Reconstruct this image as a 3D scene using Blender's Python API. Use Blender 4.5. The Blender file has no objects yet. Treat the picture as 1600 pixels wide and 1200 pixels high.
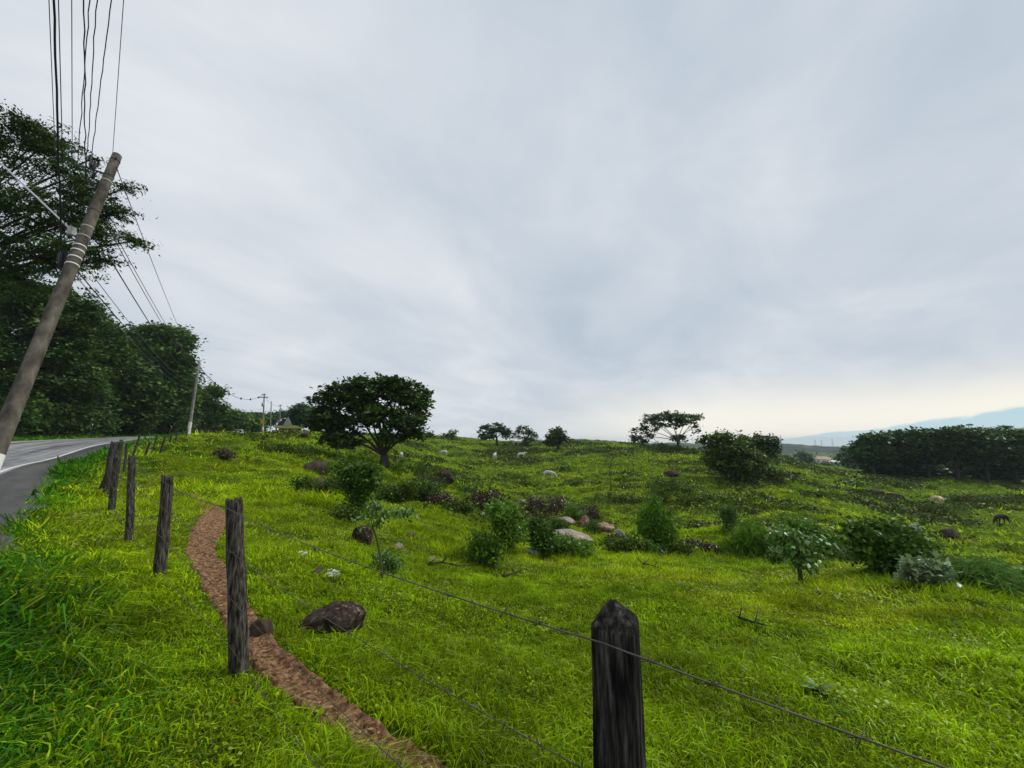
import bpy, bmesh, math, random
import numpy as np
from mathutils import Vector, Matrix, Euler
random.seed(7); RNG = np.random.default_rng(11)
SC = bpy.context.scene; COL = SC.collection
PI = math.pi
# ------------------------------------------------------------------ camera maths
F = 601.0; PITCH = math.radians(8.6); CH = 1.6
CP, SP = math.cos(PITCH), math.sin(PITCH)
def ray(px, py):
    x = (px-800)/F; u = (600-py)/F
    return np.array([x, CP-u*SP, SP+u*CP])
def at_fwd(px, py, y):                       # world point on the ray of a photo pixel, y metres ahead
    d = ray(px, py); t = y/d[1]
    return np.array([d[0]*t, y, CH+d[2]*t])
# ------------------------------------------------------------------ noise
_T = np.random.default_rng(3).random((256,256))
def vnoise(x, y):
    xi = np.floor(x).astype(int); yi = np.floor(y).astype(int)
    fx = x-xi; fy = y-yi
    fx = fx*fx*(3-2*fx); fy = fy*fy*(3-2*fy)
    a = _T[xi&255, yi&255]; b = _T[(xi+1)&255, yi&255]; c = _T[xi&255, (yi+1)&255]; d = _T[(xi+1)&255, (yi+1)&255]
    return (a*(1-fx)+b*fx)*(1-fy)+(c*(1-fx)+d*fx)*fy
def fbm(x, y, o=3):
    s = 0; a = .5; n = 0
    for k in range(o):
        s = s+a*vnoise(x*2**k+17.3*k, y*2**k+5.1*k); n += a; a *= .5
    return s/n
def sstep(a, b, x):
    t = np.clip((x-a)/(b-a), 0, 1); return t*t*(3-2*t)
# ------------------------------------------------------------------ terrain
PXP = [ # photo pixel, metres ahead
 (163,772,12.4),(228,713,22),(292,684,45),(407,682,84),(330,700,30),(400,700,33),(450,720,27),(500,760,19),
 (450,850,7.5),(550,900,5.8),(520,985,4.0),(600,1100,2.8),(700,792,17),(640,770,25),(750,800,20),(760,880,11),(650,850,10.5),
 (900,900,10),(1000,880,11.5),(1025,862,18),(900,835,26),(850,810,31),(780,788,31),(700,768,32),(580,750,30),(500,735,28),
 (597,725,40),(500,700,50),(540,689,66),(470,680,75),(690,686,120),(600,689,90),(855,747,65),(693,711,95),(812,717,95),(740,686,150),
 (870,689,150),(950,692,140),(1050,704,110),(1145,742,65),(1190,714,100),(1000,740,65),(1050,780,45),(1250,726,110),(1350,742,95),
 (1500,751,90),(1600,758,92),(1467,788,62),(1565,822,48),(1490,843,40),(1430,835,38),(1600,880,20),(1400,890,14),(1350,890,10.5),
 (1600,920,8.5),(1600,1050,4),(1255,905,10),(1200,1000,5),(1150,860,20),(1250,820,32),(1000,950,6),(800,1000,5),
 (0,860,5.97),(50,775,10.8),(90,725,21),(0,738,16),(95,715,26),(150,704,30),(230,695,36),(0,697,30),(100,692,36),(200,688,42),(0,688,36),
]
WP = [(0,0,0),(.27,1.03,0),(-1.89,2.94,0),(-4.17,4.83,0),(-6.3,6.4,.02),(-9.3,9.2,.05),(-7.2,5.2,0),(-12,9,.1),(-20,10,.25),(-30,14,.8),
 (-50,46,2.0),(-62,66,2.6),(-66,90,3.0),(-80,90,3.4),(-70,40,2.2),(-110,60,3.5),(-100,140,4),(-60,150,3.6),(-30,140,3.4),
 (0,-20,0),(-20,-12,0),(20,-15,-1.5),(12,0,-1.2),(30,6,-3.6),(60,15,-6.5),(90,60,-9),(130,90,-10.5),(0,230,-1),(60,230,-5),(-60,240,2),(120,170,-8),
 (200,200,-13),(290,350,-17),(0,400,-14),(500,600,-22),(-300,300,0),(-500,600,-6),(0,900,-24),(900,900,-26),(-900,900,-10),(-300,-100,2),(300,-100,-14),(0,-300,-4),(900,0,-24),(-900,0,0)]
_pts = np.array([at_fwd(*p) for p in PXP]+[np.array(p,float) for p in WP])
def warp(x, y):
    r = np.sqrt(x*x+y*y)+1e-6; k = np.log1p(r/6.0)/r
    return x*k, y*k
_wx, _wy = warp(_pts[:,0], _pts[:,1])
_n = len(_pts)
def _ker(d2): return np.sqrt(d2+.02)
_D = (_wx[:,None]-_wx)**2+(_wy[:,None]-_wy)**2
_A = np.zeros((_n+3,_n+3)); _A[:_n,:_n] = -_ker(_D)+np.eye(_n)*.004
_P = np.stack([np.ones(_n),_wx,_wy],1); _A[:_n,_n:] = _P; _A[_n:,:_n] = _P.T
_W = np.linalg.solve(_A, np.concatenate([_pts[:,2],[0,0,0]]))
def zs(x, y):                                # smooth ground height
    x = np.atleast_1d(np.asarray(x,float)); y = np.atleast_1d(np.asarray(y,float)); out = np.empty(x.shape)
    xf = x.ravel(); yf = y.ravel(); o = out.ravel()
    for i in range(0, len(xf), 40000):
        wx, wy = warp(xf[i:i+40000], yf[i:i+40000])
        d2 = (wx[:,None]-_wx)**2+(wy[:,None]-_wy)**2
        o[i:i+40000] = -_ker(d2)@_W[:_n]+_W[_n]+_W[_n+1]*wx+_W[_n+2]*wy
    return o.reshape(x.shape)
# road edge (right edge of the asphalt), the road lies to its left
def smooth_line(pts, step):
    p = np.array(pts, float)
    d = np.concatenate([[0],np.cumsum(np.linalg.norm(np.diff(p,axis=0),axis=1))])
    s = np.arange(0, d[-1], step); q = np.stack([np.interp(s,d,p[:,k]) for k in range(p.shape[1])],1)
    for _ in range(int(6)):
        q[1:-1] = .25*q[:-2]+.5*q[1:-1]+.25*q[2:]
    return q
BEDGE = smooth_line([(60,-56),(22,-21),(8,-8.2),(0,-.9),(-7.6,5.97),(-13,10.8),(-25,22),(-30.5,28.8),(-36.5,36.5),(-41.5,46),(-50,64),(-57,82),(-61,97),(-70,120),(-90,160)], 1.5)
def seg_sd(x, y, L):                         # signed offset to polyline (left of travel = positive)
    x = np.asarray(x,float); y = np.asarray(y,float)
    best = np.full(x.shape, 1e9); sgn = np.zeros(x.shape)
    for a, b in zip(L[:-1], L[1:]):
        dx, dy = b-a; l2 = dx*dx+dy*dy
        t = np.clip(((x-a[0])*dx+(y-a[1])*dy)/l2, 0, 1)
        ex = x-a[0]-t*dx; ey = y-a[1]-t*dy; d = ex*ex+ey*ey
        m = d < best; best = np.where(m, d, best)
        sgn = np.where(m, np.sign(dx*(y-a[1])-dy*(x-a[0])), sgn)
    return np.sqrt(best)*sgn
ROADW = 7.9
def hit_s(px, py):
    d = ray(px,py); prev = None
    for t in np.geomspace(.8, 400, 900):
        z = CH+d[2]*t-zs(d[0]*t, d[1]*t)[0]
        if z < 0:
            return np.array([d[0]*t, d[1]*t])
    return np.array([d[0]*400, d[1]*400])
# cattle trail, seen in the photo just beyond the fence
TRAIL_PX = [(1010,1500,20),(760,1270,60),(640,1195,62),(560,1140,58),(480,1078,55),(410,1020,50),(368,955,42),(338,905,42),(312,862,38),(325,826,40),(338,803,32),(318,780,22),(304,771,12)]
TRAIL = []
for px, py, w in TRAIL_PX:
    p = hit_s(px,py); TRAIL.append((p[0], p[1], max(.035, w*(.44+.04*(py > 1000))*p[1]*.95/F)))
TRAIL = smooth_line(TRAIL, .06)
TR2 = smooth_line([tuple(hit_s(*q)) for q in [(275,880),(240,830),(228,800),(222,775),(232,752),(262,730),(300,708),(330,690)]], .3)
def trail_d(x, y):                           # distance to trail divided by its half width (with ragged edge)
    x = np.asarray(x,float); y = np.asarray(y,float); best = np.full(x.shape, 1e9)
    m = (x > -8)&(x < 2)&(y < 13)&(y > -.5)
    xs, ys = x[m], y[m]; b = np.full(xs.shape, 1e9)
    for p in TRAIL[::2]:
        b = np.minimum(b, np.hypot(xs-p[0], ys-p[1])/p[2])
    best[m] = b+(fbm(xs*6, ys*6, 3)-.5)*1.5
    return best
def gz(x, y, sd=None):
    x = np.atleast_1d(np.asarray(x,float)); y = np.atleast_1d(np.asarray(y,float))
    z = zs(x,y); r = np.hypot(x,y)
    if sd is None: sd = seg_sd(x,y,BEDGE)
    off = np.where(sd < 0, -sd, np.where(sd > ROADW, sd-ROADW, 0))
    free = sstep(.2, 4, off)
    far = sstep(9, 30, r)*(1-.75*sstep(160, 400, r))
    field = np.where(sd < 0, 1, .3)
    # hummocks and cattle terracettes running along the slope
    b = (fbm(x*.16+3, y*.16, 3)-.5)*1.0+(fbm(x*.55, y*.8+9, 2)-.5)*.5
    ridg = 1-np.abs(2*fbm(x*.22+40, y*.42+x*.06, 3)-1)
    ridg2 = 1-np.abs(2*fbm(x*.62+11, y*.95+x*.1, 2)-1)
    b = b+(ridg-.75)*.6+(ridg2-.72)*.5*sstep(12,35,r)*(1-sstep(110,200,r))
    near = ((fbm(x*.9, y*.9, 2)-.5)*.2+(fbm(x*3.1, y*3.1, 2)-.5)*.07)*sstep(1.5, 5, r)
    ph = y*.30+x*.05+2.2*fbm(x*.09+7, y*.11, 3)+.5*fbm(x*.7, y*.7, 2); fr = ph-np.floor(ph)
    terr = (sstep(.0,.22,fr)-fr)*.75*sstep(.42,.6,fbm(x*.11+60,y*.2,2))
    b = b+terr*sstep(22,40,r)*(1-sstep(130,200,r))
    z = z+free*field*(far*b+near*(1-far))
    td = trail_d(x,y)
    return z-.05*np.clip(1.25-td,0,1)*(td<1.25)
def G(x, y): return float(gz(x,y)[0])
_hc = {}
def hit(px, py):                             # ground point under a photo pixel
    k = (px,py)
    if k not in _hc:
        d = ray(px,py); t = np.geomspace(.8, 420, 2500)
        z = CH+d[2]*t-gz(d[0]*t, d[1]*t)
        i = np.argmax(z < 0) if (z < 0).any() else len(t)-1
        p = d*t[i]; _hc[k] = Vector((p[0], p[1], G(p[0],p[1])))
    return _hc[k].copy()
def depth(p): return p[1]*CP+(p[2]-CH)*SP
# ------------------------------------------------------------------ materials
def new_mat(name):
    m = bpy.data.materials.new(name); m.use_nodes = True
    nt = m.node_tree; nt.nodes.clear()
    out = nt.nodes.new('ShaderNodeOutputMaterial')
    return m, nt, out
def N(nt, t, **kw):
    n = nt.nodes.new(t)
    for k, v in kw.items():
        if k in n.inputs: n.inputs[k].default_value = v
        else: setattr(n, k, v)
    return n
def ramp(nt, stops, fac=None):
    n = nt.nodes.new('ShaderNodeValToRGB'); e = n.color_ramp.elements
    while len(e) > 1: e.remove(e[-1])
    e[0].position = stops[0][0]; e[0].color = (*stops[0][1],1)
    for p, c in stops[1:]:
        k = e.new(p); k.color = (*c,1)
    if fac is not None: nt.links.new(fac, n.inputs['Fac'])
    return n
def noise_mat(name, stops, scale=4, detail=6, rough=.9, bump=.3, bscale=None, stretch=(1,1,1), spec=.2, dist=.02, coord='Object'):
    m, nt, out = new_mat(name)
    tc = N(nt,'ShaderNodeTexCoord'); mp = N(nt,'ShaderNodeMapping'); mp.inputs['Scale'].default_value = stretch
    nt.links.new(tc.outputs[coord], mp.inputs['Vector'])
    no = N(nt,'ShaderNodeTexNoise', Scale=scale, Detail=detail, Roughness=.62)
    nt.links.new(mp.outputs[0], no.inputs['Vector'])
    r = ramp(nt, stops, no.outputs['Fac'])
    b = N(nt,'ShaderNodeBsdfPrincipled', Roughness=rough); b.inputs['Specular IOR Level'].default_value = spec
    nt.links.new(r.outputs[0], b.inputs['Base Color'])
    if bump:
        n2 = N(nt,'ShaderNodeTexNoise', Scale=bscale or scale*3, Detail=8, Roughness=.7)
        nt.links.new(mp.outputs[0], n2.inputs['Vector'])
        bp = N(nt,'ShaderNodeBump', Strength=bump, Distance=dist)
        nt.links.new(n2.outputs['Fac'], bp.inputs['Height']); nt.links.new(bp.outputs[0], b.inputs['Normal'])
    nt.links.new(b.outputs[0], out.inputs['Surface'])
    return m
def leaf_mat(name, c, var=.35, trans=.3, gloss=.12, vary=True):
    m, nt, out = new_mat(name)
    at = N(nt,'ShaderNodeAttribute', attribute_name='tint')
    hs = N(nt,'ShaderNodeMixRGB', blend_type='MULTIPLY'); hs.inputs['Fac'].default_value = 1
    hs.inputs['Color1'].default_value = (*c,1)
    nt.links.new(at.outputs['Color'], hs.inputs['Color2'])
    d = N(nt,'ShaderNodeBsdfDiffuse'); t = N(nt,'ShaderNodeBsdfTranslucent')
    g = N(nt,'ShaderNodeBsdfGlossy', Roughness=.45); g.inputs['Color'].default_value = (.7,.75,.7,1)
    nt.links.new(hs.outputs[0], d.inputs['Color']); nt.links.new(hs.outputs[0], t.inputs['Color'])
    a = N(nt,'ShaderNodeMixShader'); a.inputs[0].default_value = trans
    nt.links.new(d.outputs[0], a.inputs[1]); nt.links.new(t.outputs[0], a.inputs[2])
    fr = N(nt,'ShaderNodeFresnel', IOR=1.3)
    mu = N(nt,'ShaderNodeMath', operation='MULTIPLY'); mu.inputs[1].default_value = gloss*4
    nt.links.new(fr.outputs[0], mu.inputs[0])
    b = N(nt,'ShaderNodeMixShader')
    nt.links.new(mu.outputs[0], b.inputs[0]); nt.links.new(a.outputs[0], b.inputs[1]); nt.links.new(g.outputs[0], b.inputs[2])
    nt.links.new(b.outputs[0], out.inputs['Surface'])
    return m
M = {}
M['leaf_dark'] = leaf_mat('leaf_dark', (.056,.108,.020), trans=.2, gloss=.015)
M['leaf_far'] = leaf_mat('leaf_far', (.050,.108,.024), trans=.2, gloss=.015)
M['leaf_mid'] = leaf_mat('leaf_mid', (.070,.145,.020), trans=.28, gloss=.015)
M['leaf_bush'] = leaf_mat('leaf_bush', (.10,.21,.02), trans=.3, gloss=.015)
M['leaf_light'] = leaf_mat('leaf_light', (.12,.23,.045), trans=.3, gloss=.035)
M['leaf_pale'] = leaf_mat('leaf_pale', (.2,.28,.13), trans=.25, gloss=.035)
M['leaf_brown'] = leaf_mat('leaf_brown', (.07,.05,.026), trans=.15, gloss=.03)
M['leaf_scrub'] = leaf_mat('leaf_scrub', (.070,.12,.013), trans=.2, gloss=.015)
M['blade'] = leaf_mat('blade', (.262,.375,.005), trans=.38, gloss=.012)
M['blade_verge'] = leaf_mat('blade_verge', (.06,.19,.006), trans=.35, gloss=.012)
M['petal'] = leaf_mat('petal', (.75,.75,.66), trans=.2)
M['bark'] = noise_mat('bark', [(.3,(.022,.018,.014)),(.7,(.07,.058,.045))], 6, bump=.6, stretch=(1,1,.3))
M['stem'] = noise_mat('stem', [(.3,(.05,.05,.025)),(.7,(.12,.11,.06))], 8, bump=.2)
M['post_black'] = noise_mat('post_black', [(.36,(.003,.003,.003)),(.47,(.016,.014,.013)),(.56,(.05,.046,.04)),(.70,(.15,.14,.12))], 85, detail=14, bump=1, bscale=120, stretch=(1,1,.09), spec=.15, dist=.016)
M['post_gray'] = noise_mat('post_gray', [(.36,(.005,.004,.004)),(.47,(.035,.031,.026)),(.57,(.085,.078,.064)),(.70,(.19,.175,.145))], 75, detail=10, bump=1, bscale=80, stretch=(1,1,.11), spec=.12, dist=.01)
M['post_far'] = noise_mat('post_far', [(.3,(.02,.018,.016)),(.7,(.07,.063,.055))], 9, bump=.5, stretch=(1,1,.2))
M['concrete'] = noise_mat('concrete', [(.32,(.035,.03,.024)),(.48,(.085,.075,.06)),(.62,(.14,.125,.105)),(.75,(.2,.185,.16))], 7, detail=12, bump=.8, bscale=30, stretch=(1,1,.4), dist=.012)
M['concrete_lit'] = noise_mat('concrete_lit', [(.3,(.13,.125,.11)),(.55,(.24,.23,.21)),(.75,(.33,.32,.3))], 3, detail=10, bump=.4)  # paler concrete copy for the far poles, their brighter lighting put into the colour
M['whitepaint'] = noise_mat('whitepaint', [(.25,(.42,.41,.38)),(.55,(.7,.7,.67))], 5, bump=.2)
M['metal'] = noise_mat('metal', [(.3,(.25,.25,.25)),(.7,(.45,.45,.44))], 10, rough=.5, bump=0, spec=.5)
M['black_metal'] = noise_mat('black_metal', [(.3,(.012,.012,.014)),(.7,(.03,.03,.032))], 10, rough=.5, bump=0, spec=.4)
M['wire'] = noise_mat('wire', [(.3,(.02,.02,.024)),(.7,(.04,.04,.045))], 3, rough=.6, bump=0)
M['wire_gray'] = noise_mat('wire_gray', [(.3,(.10,.105,.12)),(.7,(.16,.165,.18))], 3, rough=.6, bump=0)
M['pale_cable'] = noise_mat('pale_cable', [(.3,(.36,.37,.4)),(.7,(.5,.5,.53))], 3, rough=.5, bump=0)
M['barb'] = noise_mat('barb', [(.35,(.03,.024,.02)),(.7,(.11,.085,.065))], 20, rough=.6, bump=0, spec=.4)
M['rock_dark'] = noise_mat('rock_dark', [(.35,(.014,.009,.006)),(.5,(.045,.03,.02)),(.59,(.085,.062,.045)),(.66,(.3,.27,.22))], 17, detail=10, bump=1, bscale=22, dist=.05)
M['rock_brown'] = noise_mat('rock_brown', [(.3,(.03,.022,.017)),(.6,(.09,.066,.05)),(.8,(.2,.16,.13))], 4, detail=9, bump=.8, dist=.04)
M['rock_pale'] = noise_mat('rock_pale', [(.3,(.07,.055,.045)),(.48,(.25,.2,.155)),(.7,(.42,.37,.3))], 3.5, detail=9, bump=.6, dist=.04)
M['rock_pink'] = noise_mat('rock_pink', [(.3,(.07,.045,.035)),(.48,(.26,.13,.09)),(.6,(.33,.25,.19)),(.75,(.42,.37,.3))], 3.4, detail=8, bump=.6, dist=.04)
M['rock_gray'] = noise_mat('rock_gray', [(.3,(.12,.12,.11)),(.7,(.34,.34,.32))], 8, bump=.5)
M['cow_white'] = noise_mat('cow_white', [(.3,(.42,.4,.35)),(.6,(.58,.56,.52))], 3, bump=0)
M['cow_cream'] = noise_mat('cow_cream', [(.3,(.6,.46,.28)),(.6,(.72,.6,.42))], 3, bump=0)
M['cow_black'] = noise_mat('cow_black', [(.3,(.012,.012,.013)),(.7,(.03,.028,.026))], 3, bump=0)
M['wood'] = noise_mat('wood', [(.3,(.04,.032,.025)),(.7,(.13,.11,.09))], 8, bump=.5)
M['paint_white'] = noise_mat('paint_white', [(.3,(.6,.6,.6)),(.7,(.75,.75,.75))], 2, rough=.4, bump=0, spec=.5)
M['wall_cream'] = noise_mat('wall_cream', [(.3,(.5,.46,.36)),(.7,(.62,.58,.48))], 1.5, bump=.1)
M['wall_white'] = noise_mat('wall_white', [(.3,(.6,.6,.58)),(.7,(.76,.76,.73))], .8, bump=.1)
M['roof_black'] = noise_mat('roof_black', [(.3,(.012,.012,.014)),(.7,(.035,.035,.04))], 3, bump=.3)
M['gable_green'] = noise_mat('gable_green', [(.3,(.36,.4,.26)),(.7,(.46,.5,.33))], 2, bump=.1)
M['fascia_yellow'] = noise_mat('fascia_yellow', [(.3,(.5,.52,.12)),(.7,(.62,.62,.2))], 2, bump=0)
M['roof_pink'] = noise_mat('roof_pink', [(.3,(.42,.26,.2)),(.7,(.55,.38,.31))], .6, bump=.2)
M['glass'] = noise_mat('glass', [(.3,(.02,.025,.03)),(.7,(.03,.035,.04))], 2, rough=.1, bump=0, spec=.6)
M['rubber'] = noise_mat('rubber', [(.3,(.015,.015,.015)),(.7,(.03,.03,.03))], 8, bump=0)
M['yellow'] = noise_mat('yellow', [(.3,(.65,.36,.01)),(.7,(.75,.44,.015))], 2, bump=0)
M['lamp_glass'] = noise_mat('lamp_glass', [(.3,(.8,.8,.75)),(.7,(.9,.9,.85))], 2, rough=.2, bump=0, spec=.6)
# asphalt with long worn streaks, soil, ground
def asphalt(name, a, b, c):
    m, nt, out = new_mat(name)
    tc = N(nt,'ShaderNodeTexCoord')
    at = N(nt,'ShaderNodeAttribute', attribute_name='lane')
    mp = N(nt,'ShaderNodeMapping'); mp.inputs['Scale'].default_value = (1.3,.05,1)
    nt.links.new(at.outputs['Vector'], mp.inputs['Vector'])
    n1 = N(nt,'ShaderNodeTexNoise', Scale=1.0, Detail=6, Roughness=.6); nt.links.new(mp.outputs[0], n1.inputs['Vector'])
    n2 = N(nt,'ShaderNodeTexNoise', Scale=1.2, Detail=9, Roughness=.7); nt.links.new(tc.outputs['Object'], n2.inputs['Vector'])
    n3 = N(nt,'ShaderNodeTexNoise', Scale=120, Detail=3); nt.links.new(tc.outputs['Object'], n3.inputs['Vector'])
    mx = N(nt,'ShaderNodeMath', operation='MULTIPLY_ADD'); mx.inputs[1].default_value = .4
    nt.links.new(n2.outputs['Fac'], mx.inputs[0])
    m2 = N(nt,'ShaderNodeMath', operation='MULTIPLY'); m2.inputs[1].default_value = .6; nt.links.new(n1.outputs['Fac'], m2.inputs[0])
    nt.links.new(m2.outputs[0], mx.inputs[2])
    r = ramp(nt, [(.40,tuple(v*.45 for v in a)),(.43,a),(.5,b),(.58,c)], mx.outputs[0])
    bs = N(nt,'ShaderNodeBsdfPrincipled', Roughness=.5); bs.inputs['Specular IOR Level'].default_value = .45
    nt.links.new(r.outputs[0], bs.inputs['Base Color'])
    bp = N(nt,'ShaderNodeBump', Strength=.4, Distance=.004); nt.links.new(n3.outputs['Fac'], bp.inputs['Height']); nt.links.new(bp.outputs[0], bs.inputs['Normal'])
    nt.links.new(bs.outputs[0], out.inputs['Surface'])
    return m
M['asphalt'] = asphalt('asphalt', (.12,.12,.125), (.21,.21,.215), (.31,.31,.315))
M['shoulder'] = asphalt('shoulder', (.035,.033,.031), (.055,.052,.048), (.085,.08,.072))
M['soil'] = noise_mat('soil', [(.34,(.04,.018,.009)),(.46,(.17,.083,.038)),(.57,(.36,.205,.10)),(.70,(.52,.36,.21))], 26, detail=14, bump=1, bscale=55, dist=.04)
def ground_mat():
    m, nt, out = new_mat('ground')
    tc = N(nt,'ShaderNodeTexCoord')
    at = N(nt,'ShaderNodeAttribute', attribute_name='tint')
    n1 = N(nt,'ShaderNodeTexNoise', Scale=1.6, Detail=10, Roughness=.7); nt.links.new(tc.outputs['Object'], n1.inputs['Vector'])
    r = ramp(nt, [(.3,(.012,.020,.004)),(.45,(.05,.085,.006)),(.62,(.11,.17,.008))], n1.outputs['Fac'])
    mu = N(nt,'ShaderNodeMixRGB', blend_type='MULTIPLY'); mu.inputs['Fac'].default_value = 1
    nt.links.new(r.outputs[0], mu.inputs['Color1']); nt.links.new(at.outputs['Color'], mu.inputs['Color2'])
    n2 = N(nt,'ShaderNodeTexNoise', Scale=7, Detail=8, Roughness=.75); nt.links.new(tc.outputs['Object'], n2.inputs['Vector'])
    bp = N(nt,'ShaderNodeBump', Strength=.9, Distance=.12); nt.links.new(n2.outputs['Fac'], bp.inputs['Height'])
    b = N(nt,'ShaderNodeBsdfPrincipled', Roughness=1); b.inputs['Specular IOR Level'].default_value = .05
    nt.links.new(mu.outputs[0], b.inputs['Base Color']); nt.links.new(bp.outputs[0], b.inputs['Normal'])
    nt.links.new(b.outputs[0], out.inputs['Surface'])
    return m
M['ground'] = ground_mat()
M['hill'] = noise_mat('hill', [(.36,(.012,.03,.015)),(.5,(.03,.065,.025)),(.58,(.05,.09,.03)),(.64,(.13,.18,.07))], .02, detail=12, bump=1, bscale=.09, dist=9)
# ------------------------------------------------------------------ object helpers
def tag(o, label=None, cat=None, group=None, kind=None):
    if label: o['label'] = label
    if cat: o['category'] = cat
    if group: o['group'] = group
    if kind: o['kind'] = kind
    return o
def empty(name, loc, label, cat, group=None, rz=0):
    o = bpy.data.objects.new(name, None); COL.objects.link(o); o.location = loc; o.rotation_euler = (0,0,rz)
    o.empty_display_size = .2
    return tag(o, label, cat, group)
def link_mesh(name, me, parent=None, loc=None):
    o = bpy.data.objects.new(name, me); COL.objects.link(o)
    if parent: o.parent = parent
    if loc is not None: o.location = loc
    return o
class MB:
    def __init__(s): s.v = []; s.f = []
    def add(s, v, f):
        o = len(s.v); s.v += [tuple(p) for p in v]; s.f += [tuple(i+o for i in q) for q in f]
    def tube(s, pts, rad, n=8, cap=True, jitter=0):
        pts = [Vector(p) for p in pts]
        if not hasattr(rad,'__len__'): rad = [rad]*len(pts)
        o = len(s.v); up = Vector((.13,.21,.97)); L = len(pts)
        for i, p in enumerate(pts):
            d = (pts[min(i+1,L-1)]-pts[max(i-1,0)]).normalized()
            a = d.cross(up)
            if a.length < .05: a = d.cross(Vector((1,0,0)))
            a.normalize(); b = d.cross(a)
            for k in range(n):
                t = 2*PI*k/n; r = rad[i]*(1+random.uniform(-jitter,jitter))
                s.v.append(tuple(p+(a*math.cos(t)+b*math.sin(t))*r))
        for i in range(L-1):
            for k in range(n):
                s.f.append((o+i*n+k, o+i*n+(k+1)%n, o+(i+1)*n+(k+1)%n, o+(i+1)*n+k))
        if cap:
            s.f.append(tuple(o+k for k in range(n))[::-1]); s.f.append(tuple(o+(L-1)*n+k for k in range(n)))
    def box(s, c, sz, rot=None):
        x, y, z = [q/2 for q in sz]; R = rot or Matrix.Identity(3)
        v = [Vector(c)+R@Vector((sx*x,sy*y,sz_*z)) for sz_ in (-1,1) for sy in (-1,1) for sx in (-1,1)]
        s.add(v, [(0,2,3,1),(4,5,7,6),(0,1,5,4),(2,6,7,3),(0,4,6,2),(1,3,7,5)])
    def build(s, name, mat, parent=None, smooth=True, loc=None, bevel=0):
        me = bpy.data.meshes.new(name); me.from_pydata(s.v, [], s.f); me.materials.append(mat); me.update()
        if smooth:
            for p in me.polygons: p.use_smooth = True
        o = link_mesh(name, me, parent, loc)
        if bevel:
            b = o.modifiers.new('bevel','BEVEL'); b.width = bevel; b.segments = 2; b.limit_method = 'ANGLE'
        return o
def np_mesh(name, V, nv, mat, tint, parent=None, loc=None):
    """V: (n*nv,3) vertices, each run of nv is one face; tint (n,3)"""
    n = len(V)//nv
    me = bpy.data.meshes.new(name)
    me.vertices.add(n*nv); me.vertices.foreach_set('co', np.ascontiguousarray(V,dtype=np.float32).ravel())
    me.loops.add(n*nv); me.loops.foreach_set('vertex_index', np.arange(n*nv,dtype=np.int32))
    me.polygons.add(n); me.polygons.foreach_set('loop_start', np.arange(0,n*nv,nv,dtype=np.int32))
    me.polygons.foreach_set('loop_total', np.full(n,nv,dtype=np.int32))
    a = me.attributes.new('tint','FLOAT_COLOR','FACE')
    c = np.ones((n,4),np.float32); c[:,:3] = tint; a.data.foreach_set('color', c.ravel())
    me.materials.append(mat); me.update(calc_edges=True)
    return link_mesh(name, me, parent, loc)
def leaves(centers, size, tint, aspect=.5, flat=.5, droop=0, rng=RNG):
    """diamond leaves at centers; returns verts"""
    n = len(centers)
    nrm = rng.normal(size=(n,3)); nrm[:,2] = np.abs(nrm[:,2])+flat*2; nrm /= np.linalg.norm(nrm,axis=1)[:,None]
    a = rng.normal(size=(n,3)); a -= nrm*(a*nrm).sum(1)[:,None]; a /= np.linalg.norm(a,axis=1)[:,None]
    b = np.cross(nrm, a)
    s = (size*rng.uniform(.45,1.65,n))[:,None]
    tip = a*s; tip[:,2] -= droop*s[:,0]
    V = np.empty((n,4,3)); V[:,0] = centers; V[:,1] = centers+tip*.45+b*s*aspect*.5; V[:,2] = centers+tip; V[:,3] = centers+tip*.45-b*s*aspect*.5
    return V.reshape(-1,3)
def bez(a, b, c, n):
    return [(1-t)**2*Vector(a)+2*t*(1-t)*Vector(b)+t*t*Vector(c) for t in map(float,np.linspace(0,1,n))]
def foliage(lobes, clumps, nleaf, rc, rng, fz=.55, shell=.55):
    """lobes (cx,cy,cz,rx,ry,rz) -> leaf centres, per-leaf tint, clump centres per lobe"""
    C = []; T = []; K = []
    vol = np.array([l[3]*l[4]+l[3]*l[5] for l in lobes]); sh = vol/vol.sum()
    for l, w in zip(lobes, sh):
        m = max(3, int(clumps*w))
        d = rng.normal(size=(m,3)); d /= np.linalg.norm(d,axis=1)[:,None]
        rr = shell+(1-shell)*rng.random(m)**.6; inner = rng.random(m) < .22; rr[inner] *= rng.random(inner.sum()); outl = rng.random(m) < .13; rr[outl] = rng.uniform(1.0,1.25,outl.sum())
        cc = np.array(l[:3])+d*rr[:,None]*np.array(l[3:])
        K.append(cc)
        for c in cc:
            k = int(nleaf*rng.uniform(.4,1.6)); s = rc*rng.uniform(.45,1.4)
            p = rng.normal(size=(k,3))*np.array([s,s,s*fz])*.55
            C.append(c+p)
            v = rng.uniform(.5,1.3)+(rng.random() < .2)*rng.uniform(.2,.6); wv = rng.uniform(-.12,.16)
            t = np.array([v*(1+wv),v,v*(1-wv)])*rng.uniform(.85,1.15,(k,1)); T.append(t)
    return np.concatenate(C), np.concatenate(T), K
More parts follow.
